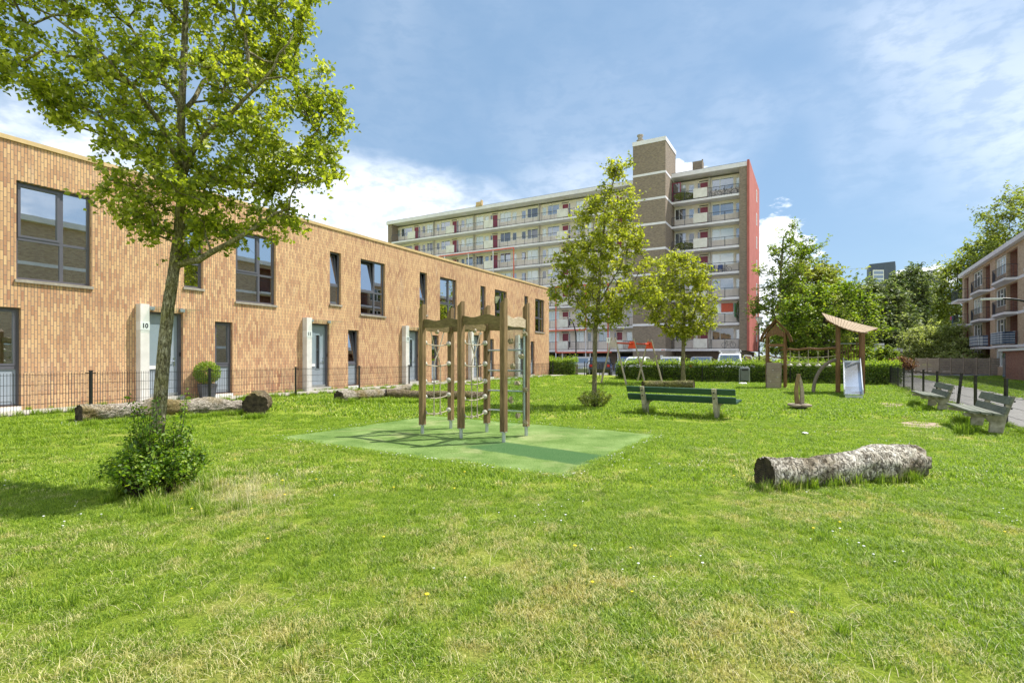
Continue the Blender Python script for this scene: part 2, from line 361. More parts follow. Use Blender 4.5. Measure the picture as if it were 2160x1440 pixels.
def mat_bark(name, c1, c2, c3, sc=(6, 6, 1.2), moss=None, mossf=.0, bump=.9):
    m, nt, b = new_mat(name); q = N(nt)
    n1 = q.noise(5, 7, .65, None, sc, .4); n2 = q.noise(1.7, 4, .6); n3 = q.noise(40, 3, .6); ck = q.math('ABSOLUTE', q.math('SUBTRACT', q.noise(3.1, 6, .7, None, sc, .8), .5)); crk = q.ramp(ck, [(.0, 0.0), (.035, 1.0)])
    col = q.ramp(q.math('ADD', q.math('MULTIPLY', n1, .8), q.math('MULTIPLY', n3, .2)), [(.34, c1), (.5, c2), (.66, c3)])
    if moss: col = q.mix(q.ramp(n2, [(.5 - mossf * .3, 0.0), (.62, .85)]), col, moss)
    col = q.mix(q.math('MULTIPLY', q.math('SUBTRACT', 1.0, crk), .8), col, k(c1, .6))
    q.l(col, b.inputs['Base Color']); b.inputs['Roughness'].default_value = .95; b.inputs['Specular IOR Level'].default_value = .15
    q.bump(q.math('ADD', n1, q.math('MULTIPLY', crk, .35)), bump, .03, b.inputs['Normal']); return m
MT['bark'] = mat_bark('lichen_bark', (.12, .10, .06), (.33, .29, .20), (.60, .56, .43), (9, 9, 2.6), (.19, .18, .04), .4)
MT['bark2'] = mat_bark('young_bark', (.12, .10, .06), (.28, .24, .15), (.44, .39, .27), (8, 8, 2.2), (.15, .15, .05), .3)
MT['bark_d'] = mat_bark('dark_bark', (.04, .03, .02), (.08, .065, .045), (.14, .12, .085))
MT['leaf1'] = mat_leaf('pear_leaf', (.11, .16, .014), (.34, .385, .03), (.60, .60, .10), .55)
MT['leaf2'] = mat_leaf('lime_leaf', (.17, .20, .015), (.40, .42, .04), (.62, .58, .10), .55)
MT['leaf3'] = mat_leaf('fresh_leaf', (.10, .17, .012), (.22, .32, .025), (.38, .46, .06), .5)
MT['leaf_b'] = mat_leaf('bright_bg_leaf', (.06, .12, .01), (.22, .31, .025), (.46, .52, .06), .45)
MT['leaf_d'] = mat_leaf('dark_bg_leaf', (.055, .09, .025), (.17, .225, .075), (.40, .43, .23), .35)
MT['leaf_o'] = mat_leaf('olive_bg_leaf', (.12, .16, .025), (.28, .32, .06), (.46, .48, .12), .45)
MT['leaf_p'] = mat_leaf('pale_bush_leaf', (.18, .22, .07), (.38, .42, .15), (.60, .62, .33), .5)
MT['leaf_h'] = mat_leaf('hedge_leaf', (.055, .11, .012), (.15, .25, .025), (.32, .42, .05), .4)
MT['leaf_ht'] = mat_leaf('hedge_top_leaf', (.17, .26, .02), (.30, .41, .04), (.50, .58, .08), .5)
MT['leaf_s'] = mat_leaf('sucker_leaf', (.06, .13, .012), (.18, .31, .022), (.40, .50, .05), .48, .04)
MT['leaf_r'] = mat_leaf('red_shrub_leaf', (.14, .05, .03), (.26, .12, .07), (.36, .22, .10), .3)
# ------------------------------------------------------------------ the ground
def sst(a, b, x): t = max(0.0, min(1.0, (x - a) / (b - a))); return t * t * (3 - 2 * t)
def gh(x, y):
    d = (x - T0.x) * TN.x + (y - T0.y) * TN.y; s = (x - T0.x) * TD.x + (y - T0.y) * TD.y
    w = .02 * noise.noise(Vector((x * .35, y * .35, 0)))
    return (TZ - w) * (1 - sst(2.0, 6.5, d)) * (1 - sst(28, 37, s)) + w
def FP(s, d, z=0.0): return T0 + TD * s + TN * d + Vector((0, 0, z))
def on(x, y, z=0.0): return Vector((x, y, gh(x, y) + z))
LOW = TZ
def lawn_mat():
    m, nt, b = new_mat('lawn_soil'); q = N(nt)
    n1 = q.noise(.42, 5, .6); n2 = q.noise(55, 5, .75); n3 = q.noise(2.5, 4, .6)
    grn = q.ramp(n2, [(.30, (.09, .14, .02)), (.5, (.23, .31, .035)), (.72, (.42, .50, .07))])
    dry = q.ramp(n2, [(.30, (.17, .16, .045)), (.5, (.40, .36, .11)), (.72, (.62, .55, .24))])
    f = q.math('ADD', q.math('MULTIPLY', n1, .6), q.math('MULTIPLY', n3, .4))
    q.l(q.mix(q.ramp(f, [(.48, 0.0), (.62, .8)]), grn, dry), b.inputs['Base Color'])
    b.inputs['Roughness'].default_value = 1; b.inputs['Specular IOR Level'].default_value = 0.05
    q.bump(n2, 1, .03, b.inputs['Normal']); return m
MT['lawn'] = lawn_mat()
def build_ground():
    xs = sorted(set([-700, -300, -120, -60] + list(np.arange(-30, 40.1, .75)) + [50, 70, 120, 300, 700]))
    ys = sorted(set([-700, -200, -60, -20, -8] + list(np.arange(-2, 52.1, .75)) + [60, 80, 130, 300, 900]))
    mb = MB(); nx = len(xs)
    mb.v = [Vector((x, y, gh(x, y))) for y in ys for x in xs]
    mb.f = [(j * nx + i, j * nx + i + 1, (j + 1) * nx + i + 1, (j + 1) * nx + i) for j in range(len(ys) - 1) for i in range(nx - 1)]
    mb.mi = [0] * len(mb.f)
    tag(mb.build('lawn', MT['lawn'], smooth=True), kind='structure')
build_ground()
def sheet(name, pts, mat, dz=.006, step=.75, kind='structure'):
    """a sheet following the ground inside a 4-cornered outline"""
    a, b, c, d = [Vector((p[0], p[1], 0)) for p in pts]
    nu = max(1, int((b - a).length / step)); nv = max(1, int((d - a).length / step)); mb = MB()
    for j in range(nv + 1):
        for i in range(nu + 1):
            s, t = i / nu, j / nv; p = (a * (1 - s) + b * s) * (1 - t) + (d * (1 - s) + c * s) * t
            mb.v.append(Vector((p.x, p.y, gh(p.x, p.y) + dz)))
    mb.f = [(j * (nu + 1) + i, j * (nu + 1) + i + 1, (j + 1) * (nu + 1) + i + 1, (j + 1) * (nu + 1) + i) for j in range(nv) for i in range(nu)]
    mb.mi = [0] * len(mb.f)
    return tag(mb.build(name, mat), kind=kind)
# pavement in front of the terrace (between facade and fence), running on to the parking
sheet('pavement', [FP(-14, 0.0)[:2], FP(28.5, 0.0)[:2], FP(28.5, 1.50)[:2], FP(-14, 1.50)[:2]], MT['path'], .035)
# back line of the lawn: fence and hedge
C1 = Vector((20.7, 29.0, 0)); C0 = Vector((2.65, 37.2, 0)); BDir = (C0 - C1).normalized(); BNrm = Vector((-BDir.y, BDir.x, 0))
if BNrm.y < 0: BNrm = -BNrm                         # pointing away from the camera
def BP(t, n=0.0, z=0.0): p = C1 + BDir * t + BNrm * n; return Vector((p.x, p.y, z))
sheet('road', [BP(-60, 3.0)[:2], BP(60, 3.0)[:2], BP(60, 60)[:2], BP(-60, 60)[:2]], MT['asph'], .012, 4)
sheet('parking_pavement', [BP(19.3, -1.6)[:2], BP(26, -1.6)[:2], BP(26, 2.98)[:2], BP(19.3, 2.98)[:2]], MT['path'], .02, 1.5)
# paved strip in front of the hedge, and the footpath beyond the right fence
sheet('paved_edge', [px(1478, 33.1)[:2], px(1552, 31.6)[:2], px(1549, 32.7)[:2], px(1486, 34.0)[:2]], MT['path'], .03, .5)
RD = Vector((.4961, .8682, 0)); RNr = Vector((RD.y, -RD.x, 0)); R0 = Vector((10.70, 11.5, 0))
def RP(t, n=0.0, z=0.0): p = R0 + RD * t + RNr * n; return Vector((p.x, p.y, z))
sheet('footpath', [RP(-14, .25)[:2], RP(25, .25)[:2], RP(25, 3.2)[:2], RP(-14, 3.2)[:2]], MT['tar_path'], .014, 2)
# rubber play surface
def mat_playmat():
    m, nt, b = new_mat('green_play_surface'); q = N(nt)
    pos = q.n('ShaderNodeNewGeometry').outputs['Position']
    n1 = q.noise(55, 4, .8); n2 = q.noise(1.3, 5, .6)
    col = q.ramp(q.math('ADD', q.math('MULTIPLY', n1, .6), q.math('MULTIPLY', n2, .4)), [(.38, (.07, .14, .03)), (.5, (.15, .24, .06)), (.62, (.28, .38, .14))])
    # sand worn into it
    col = q.mix(q.ramp(q.noise(.8, 6, .7, None, (1, 1, 1), .5), [(.53, 0.0), (.70, .6)]), col, (.40, .40, .20))
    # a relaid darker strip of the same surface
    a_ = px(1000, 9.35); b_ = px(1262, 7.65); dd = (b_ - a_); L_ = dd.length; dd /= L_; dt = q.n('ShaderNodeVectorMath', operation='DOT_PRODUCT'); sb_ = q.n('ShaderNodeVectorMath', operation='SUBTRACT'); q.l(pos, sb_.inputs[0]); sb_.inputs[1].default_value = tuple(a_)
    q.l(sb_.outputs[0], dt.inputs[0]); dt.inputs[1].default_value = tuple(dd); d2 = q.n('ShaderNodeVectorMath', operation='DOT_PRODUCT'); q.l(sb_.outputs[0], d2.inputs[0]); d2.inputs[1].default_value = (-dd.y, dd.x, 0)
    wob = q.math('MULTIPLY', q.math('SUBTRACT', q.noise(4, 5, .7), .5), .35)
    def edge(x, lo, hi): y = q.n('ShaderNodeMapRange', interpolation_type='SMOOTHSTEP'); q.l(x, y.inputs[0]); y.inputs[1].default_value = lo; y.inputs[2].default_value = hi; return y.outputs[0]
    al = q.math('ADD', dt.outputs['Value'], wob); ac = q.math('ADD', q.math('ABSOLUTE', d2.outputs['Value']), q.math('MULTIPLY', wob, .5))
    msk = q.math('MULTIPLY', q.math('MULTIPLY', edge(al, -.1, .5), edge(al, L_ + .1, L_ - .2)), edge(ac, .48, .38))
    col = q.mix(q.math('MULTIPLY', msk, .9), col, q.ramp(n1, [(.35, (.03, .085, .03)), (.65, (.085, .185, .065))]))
    q.l(col, b.inputs['Base Color']); b.inputs['Roughness'].default_value = .95; b.inputs['Specular IOR Level'].default_value = .1
    q.bump(n1, .8, .02, b.inputs['Normal']); return m
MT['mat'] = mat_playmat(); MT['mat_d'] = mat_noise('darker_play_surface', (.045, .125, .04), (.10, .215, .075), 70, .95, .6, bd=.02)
MATQ = [px(568, 9.85), px(1193, 6.60), px(1402, 10.3), Vector((-2.13, 14.0, 0))]
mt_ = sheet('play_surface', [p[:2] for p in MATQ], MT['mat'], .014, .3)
def in_quad(x, y, Q, m=0.0):
    for i in range(4):
        a = Q[i]; b = Q[(i + 1) % 4]; d = (b - a); n_ = Vector((-d.y, d.x)).normalized()
        if (x - a.x) * n_.x + (y - a.y) * n_.y < -m: return False
    return True
0 and sheet('play_surface_repair', [px(985, 9.05)[:2], px(1215, 7.45)[:2], px(1285, 8.0)[:2], px(1040, 9.75)[:2]], MT['mat_d'], .036, .4)
# bare soil in front of the side benches
def patch(cx, cy, rx, ry, rot, seed):
    rr = random.Random(seed); mb = MB(); n = 26; ring = []
    for r_ in (1.0, .6):
        for i in range(n):
            a = 2 * math.pi * i / n; w = 1 + .28 * noise.noise(Vector((math.cos(a) * 1.6 + seed, math.sin(a) * 1.6, r_)))
            x = math.cos(a) * rx * w * r_; y = math.sin(a) * ry * w * r_
            X = cx + x * math.cos(rot) - y * math.sin(rot); Y = cy + x * math.sin(rot) + y * math.cos(rot)
            mb.v.append(Vector((X, Y, gh(X, Y) + (.004 if r_ == 1 else .010))))
    mb.v.append(on(cx, cy, .012))
    mb.f = [(i, (i + 1) % n, n + (i + 1) % n, n + i) for i in range(n)] + [(n + i, n + (i + 1) % n, 2 * n) for i in range(n)]
    mb.mi = [0] * len(mb.f); return mb.build('bare_soil', MT['soil'])
PATCH = [(9.2, 11.9, .85, .40, 1.0, 3), (12.2, 17.0, 1.0, .45, 1.0, 5), (4.2, 12.6, 1.0, .3, -.55, 8)]
for a in PATCH[:2]: tag(patch(*a), kind='structure')

# ------------------------------------------------------------------ walls with openings
def wall(mb, frame, s0, s1, z0, z1, holes, dep, back=None):
    """frame(s,d,z); d=0 is the outer face, openings get reveals of depth dep"""
    S = sorted(set([s0, s1] + [h[0] for h in holes] + [h[1] for h in holes])); Z = sorted(set([z0, z1] + [h[2] for h in holes] + [h[3] for h in holes]))
    for i in range(len(S) - 1):
        for j in range(len(Z) - 1):
            cs = (S[i] + S[i + 1]) / 2; cz = (Z[j] + Z[j + 1]) / 2
            if any(h[0] < cs < h[1] and h[2] < cz < h[3] for h in holes): continue
            mb.add([frame(S[i], 0, Z[j]), frame(S[i + 1], 0, Z[j]), frame(S[i + 1], 0, Z[j + 1]), frame(S[i], 0, Z[j + 1])], [(0, 1, 2, 3)])
    for a, b, c, d in [h[:4] for h in holes]:
        mb.add([frame(a, 0, c), frame(b, 0, c), frame(b, 0, d), frame(a, 0, d), frame(a, -dep, c), frame(b, -dep, c), frame(b, -dep, d), frame(a, -dep, d)],
               [(0, 1, 5, 4), (1, 2, 6, 5), (2, 3, 7, 6), (3, 0, 4, 7)])
def fbox(mb, frame, a, b, d0, d1, c, d):          # box in a facade frame: s a..b, outward d0..d1, z c..d
    mb.add([frame(s, o, z) for s in (a, b) for o in (d0, d1) for z in (c, d)], [(0, 1, 3, 2), (4, 6, 7, 5), (0, 4, 5, 1), (2, 3, 7, 6), (0, 2, 6, 4), (1, 5, 7, 3)])
def fframe(mb, frame, a, b, c, d, w, d0, d1):     # picture-frame: four butted bars
    fbox(mb, frame, a, a + w, d0, d1, c, d); fbox(mb, frame, b - w, b, d0, d1, c, d)
    fbox(mb, frame, a + w, b - w, d0, d1, c, c + w); fbox(mb, frame, a + w, b - w, d0, d1, d - w, d)

# ------------------------------------------------------------------ the brick terrace: five numbered houses and one at the left
def text_mesh(txt, size, frame, parent, mat, name, depth=.004):
    cu = bpy.data.curves.new('t', 'FONT'); cu.body = txt; cu.size = size; cu.align_x = 'CENTER'; cu.align_y = 'CENTER'; cu.extrude = depth; cu.offset = size * .02
    o = bpy.data.objects.new('t', cu); COL.objects.link(o); bpy.context.view_layer.update()
    me = bpy.data.meshes.new_from_object(o.evaluated_get(bpy.context.evaluated_depsgraph_get()))
    vs = [frame(v.co.x, v.co.y, v.co.z) for v in me.vertices]; fs = [list(p.vertices) for p in me.polygons]
    bpy.data.objects.remove(o); mb = MB(); mb.add(vs, fs); return mb.build(name, mat, parent)
def window(parent, frame, a, b, c, d, kind, setb=.10, curtain=None, tilt=False):
    """a dark framed window: kind 'wide' (four lights), 'narrow' (two), 'slim' (glass over panel)"""
    m = MB(); w = .055; f0, f1 = -setb - .06, -setb
    fframe(m, frame, a, b, c, d, w, f0, f1)
    lights = []
    if kind == 'wide':
        ms = a + (b - a) * .60; tz = c + (d - c) * .42
        fbox(m, frame, ms - .035, ms + .035, f0, f1, c + w, d - w)
        fbox(m, frame, a + w, ms - .035, f0, f1 + .008, tz - .035, tz + .035); fbox(m, frame, ms + .035, b - w, f0, f1, tz - .03, tz + .03)
        if not tilt: fframe(m, frame, a + w, ms - .035, tz + .035, d - w, .05, f0 + .02, f1 + .02)
        lights = [(a + w, ms - .035, c + w, tz - .035), (ms + .035, b - w, c + w, tz - .03), (ms + .035, b - w, tz + .03, d - w), (a + w, ms - .035, tz + .035, d - w)]
    elif kind == 'narrow':
        tz = c + (d - c) * .36
        fbox(m, frame, a + w, b - w, f0, f1 + .01, tz - .035, tz + .035)
        if not tilt: fframe(m, frame, a + w, b - w, tz + .035, d - w, .045, f0 + .02, f1 + .02)
        lights = [(a + w, b - w, c + w, tz - .035), (a + w, b - w, tz + .035, d - w)]
    else:
        tz = c + (d - c) * .40
        fbox(m, frame, a + w, b - w, f0, f1 + .012, tz - .05, tz + .03)
        if not tilt: fframe(m, frame, a + w, b - w, tz + .03, d - w, .045, f0 + .02, f1 + .02)
        lights = [(a + w, b - w, tz + .03, d - w)]
    fr = m.build('window', MT['frame'], parent)
    for i, (p, q_, r, s) in enumerate(lights):
        g = MB(); last = tilt and i == len(lights) - 1
        if last:                                    # tilted inward at the top, seen as a leaning sash
            z0, z1 = r, s; A = .16
            fr2 = lambda s_, o, z: frame(s_, o - A * (z - z0) / (z1 - z0), z)
            g2 = MB(); fframe(g2, fr2, p, q_, r, s - .02, .05, f0 + .01, f1 + .0); g2.build('sash', MT['frame'], fr)
            fbox(g, fr2, p + .05, q_ - .05, f0 + .025, f0 + .035, r + .05, s - .07)
        else: fbox(g, frame, p, q_, f0 + .02, f0 + .03, r, s)
        g.build('pane', MT['glass_t'], fr)
    if kind == 'slim':
        g = MB(); fbox(g, frame, a + w, b - w, f0, f0 + .035, c + w, tz - .05); fbox(g, frame, a + w + .05, b - w - .05, f0 + .035, f0 + .045, c + w + .06, tz - .10)
        g.build('lower_panel', MT['door'], fr)
        g = MB(); fbox(g, frame, a - .0, b + .0, f1 + .002, .02, c - .10, c - .002); g.build('threshold', MT['white'], fr)
    else:
        g = MB(); fbox(g, frame, a - .03, b + .03, -setb + .004, .045, c - .07, c - .004); g.build('sill', MT['sill'], fr)
    if curtain == 'net':
        g = MB(); n = 60
        for s0_, s1_ in ((a + .05, a + (b - a) * .42), (a + (b - a) * .72, b - .04)):
            vs = []
            for i in range(n + 1):
                s_ = s0_ + (s1_ - s0_) * i / n; o = -setb - .20 + .035 * math.sin(i * 1.3) + .02 * math.sin(i * .47)
                vs += [frame(s_, o, c + .05), frame(s_, o, d - .03)]
            g.add(vs, [(2 * i, 2 * i + 2, 2 * i + 3, 2 * i + 1) for i in range(n)])
        g.build('curtain', MT['curtain'], fr)
    elif curtain == 'blind':
        g = MB(); fbox(g, frame, a + .05, b - .05, f0 - .03, f0 - .02, c + (d - c) * .45, d - .04); g.build('blind', MT['blind'], fr)
    elif curtain == 'half':
        g = MB(); fbox(g, frame, a + .05, b - .05, f0 - .03, f0 - .02, c + .03, d - .5 * (d - c)); g.build('blind', MT['blind'], fr)
    elif curtain == 'full':
        g = MB(); fbox(g, frame, a + .05, b - .05, f0 - .03, f0 - .02, (c + .05), d - .04); g.build('blind', MT['blind'], fr)
    return fr
UW = 5.37
labels = {-1: 'brick terraced house left of house number 10, at the edge of the photo', 0: 'brick terraced house with number 10 on its door pillar, behind the leaning tree trunk',
          1: 'brick terraced house with number 11 on its door pillar and a tilted open upper window', 2: 'brick terraced house with number 12 on its door pillar, behind the left climbing frame posts',
          3: 'brick terraced house with number 13 on its door pillar, behind the climbing nets', 4: 'brick terraced house at the far end of the row, seen through the clear climbing panel'}
def house(i):
    s0 = UW * i; lo = s0 - .6; hi = s0 - .6 + UW if i < 4 else 26.5
    if i == -1: lo = s0 - .6
    H = thing('terraced_house', labels[i], 'house', FP(lo, 0, TZ), math.atan2(TD.y, TD.x), 'terraced houses in the brick row')
    fr = lambda s, d, z: FP(s, d, z)
    if i == -1: s0 += .09
    wide = (s0 + 2.76, s0 + 4.20, 3.27, 5.48); nar = (s0 + 1.17, s0 + 1.72, 3.53, 5.50)
    slim = (s0 + 2.08, s0 + 2.65, .42, 2.60) if i != -1 else (s0 + 1.9, s0 + 2.84, .42, 2.63)
    door = (s0 + .15, s0 + 1.14, .30, 2.76)
    holes = [wide, nar, slim, door]; top = 6.33; D = 9.0
    m = MB(); wall(m, fr, lo, hi, -.2, top, holes, .16)
    e = []
    m.build('wall', MT['brick_t'], H)
    m = MB(); wall(m, lambda s, d, z: FP(s, -D - d, z), lo, hi, -.2, top, [], 0); m.build('rear_wall', MT['brick_t'], H)
    if i in (4, -1): m = MB(); wall(m, (lambda s, d, z: FP(hi + d, -s, z)) if i == 4 else (lambda s, d, z: FP(lo - d, -s, z)), 0, D, -.2, top, [], 0); m.build('side_wall', MT['brick_t'], H)
    m = MB(); fbox(m, fr, lo, hi, -D, -.17, 6.10, 6.3); fbox(m, fr, lo, hi, -D + .02, -.17, 3.02, 3.16); fbox(m, fr, lo, lo + .02, -D + .02, -.17, .2, 6.1); fbox(m, fr, lo + .02, hi, -4.5, -4.4, .3, 6.1); fbox(m, fr, hi - .02, hi, -4.4, -.17, .3, 6.1)
    m.build('inner_walls', MT['room'], H)
    m = MB(); fbox(m, fr, lo, hi, -D - .03, .035, top + .002, top + .10)
    m.build('roof_trim', MT['ochre'], H)
    c_w = {-1: 'net', 0: 'blind', 1: 'half', 2: None, 3: 'full', 4: 'net'}[i]; c_n = {-1: None, 0: 'full', 1: 'half', 2: 'half', 3: None, 4: None}[i]
    window(H, fr, *wide, 'wide', curtain=c_w, tilt=(i == 1)); window(H, fr, *nar, 'narrow', curtain=c_n, tilt=(i in (1, 2)))
    window(H, fr, *slim, 'slim', curtain={0: 'full', -1: 'blind'}.get(i), tilt=(i == 1))
    # door with its frame, long glass slot, letter plate, handle
    a, b, c, d = door; w = .06; ds, dz0, dz1 = -.16, .46, 2.50
    m = MB(); fbox(m, fr, a, a + w, ds - .06, -.09, c + .16, d); fbox(m, fr, b - w * 1.3, b, ds - .06, -.09, c + .16, d); fbox(m, fr, a + w, b - w * 1.3, ds - .06, -.09, d - w, d)
    df = m.build('door_frame', MT['frame'], H)
    m = MB(); L, Rr = a + w, b - w * 1.3; g0, g1 = L + .44, L + .60
    z0, z1 = c + .17, d - w
    fbox(m, fr, L, g0, ds - .04, ds, z0, z1); fbox(m, fr, g1, Rr, ds - .04, ds, z0, z1); fbox(m, fr, g0, g1, ds - .04, ds, z0, 1.12); fbox(m, fr, g0, g1, ds - .04, ds, 2.34, z1)
    fframe(m, fr, g0 - .03, g1 + .03, 1.09, 2.37, .03, ds, ds + .015)
    fbox(m, fr, L + .03, L + .40, ds, ds + .012, 1.30, 2.42)
    dr = m.build('door', MT['door'], H)
    m = MB(); fbox(m, fr, g0, g1, ds - .03, ds - .02, 1.12, 2.34); m.build('door_glass', MT['glass_d'], dr)
    m = MB(); fbox(m, fr, L, Rr, ds + .001, ds + .05, z0 - .01, z0 + .06); m.build('weather_bar', MT['galv'], dr)
    m = MB(); fbox(m, fr, Rr - .10, Rr - .06, ds, ds + .012, 1.28, 1.52); m.tube([fr(Rr - .08, ds + .05, 1.42), fr(Rr - .20, ds + .05, 1.40)], .012, 6); m.tube([fr(Rr - .08, ds, 1.42), fr(Rr - .08, ds + .055, 1.42)], .012, 6)
    m.build('handle', MT['steel'], dr)
    m = MB(); fbox(m, fr, L + .08, L + .38, ds + .013, ds + .03, 1.20, 1.29); m.build('letter_plate', MT['white'], dr)
    m = MB(); fbox(m, fr, a - .0, b, ds - .05, .10, .32, .45); m.build('doorstep', MT['conc'], H)
    m = MB(); fbox(m, fr, b - .055, b - .015, -.088, -.075, 1.55, 1.66); m.build('doorbell', MT['black'], H)
    p0, p1 = s0 - .08, s0 + .14
    m = MB(); fbox(m, fr, p0, p1, .002, .22, .28, 2.93); pil = m.build('door_pillar', MT['pillar'], H)
    m = MB(); fbox(m, fr, p0 - .004, p1 + .004, .01, .226, 2.24, 2.46); m.build('number_plate', MT['white'], pil)
    num = {0: '10', 1: '11', 2: '12', 3: '13', 4: '14'}.get(i)
    if num: text_mesh(num, .17, lambda x, y, z: fr((p0 + p1) / 2 + x * .9, .228 + z, 2.35 + y), pil, MT['black'], 'house_number')
    m = MB(); fbox(m, fr, p1 + .002, b + .22, .003, .52, 2.84, 2.855); cp = m.build('glass_canopy', MT['clear'], H)
    m = MB(); fbox(m, fr, p1 + .10, p1 + .22, .004, .06, 2.80, 2.89); m.build('canopy_bracket', MT['galv'], cp); m = MB(); fbox(m, fr, b - .10, b + .02, .004, .06, 2.80, 2.89); m.build('canopy_bracket', MT['galv'], cp)
for i in range(-1, 5): house(i)
# the wooden letters' lower shelf in the upper window of house 10
def cup_row(s, z, n):
    t = thing('window_ornament', 'pale row of ornaments standing inside the upper wide window of house number 10' if z < 3.6 else 'pale upper row of ornaments inside the wide window of house number 10', 'ornament', FP(s, -.24, z))
    m = MB(); m.bar(FP(s, -.24, z), FP(s + .5, -.24, z), .05, .015); m.build('shelf', MT['wood_pale'], t)
    m = MB()
    for i in range(n): m.box(FP(s + .03 + i * .074, -.24, z + .085), (.035, .03, .15), Matrix.Rotation(.2 * (-1) ** i, 3, 'Y'))
    m.build('letters', MT['wood_pale'], t)
cup_row(2.85, 3.46, 7); cup_row(2.85, 3.80, 7)
# planter by the door of number 10
def planter():
    s, d = 1.62, .36; t = thing('planter', 'dark square planter beside the door of house number 10', 'planter', FP(s, d, TZ + .035))
    m = MB(); r = math.atan2(TD.y, TD.x); Mr = Matrix.Rotation(r, 3, 'Z')
    m.lathe([(.22, .0), (.30, .42), (.27, .42), (.26, .34), (.0001, .34)], FP(s, d, TZ + .035), 4); m.build('tub', MT['pot'], t)
    m = MB(); m.lathe([(.25, .345), (.001, .35)], FP(s, d, TZ + .035), 10); m.build('soil', MT['soil'], t)
planter()

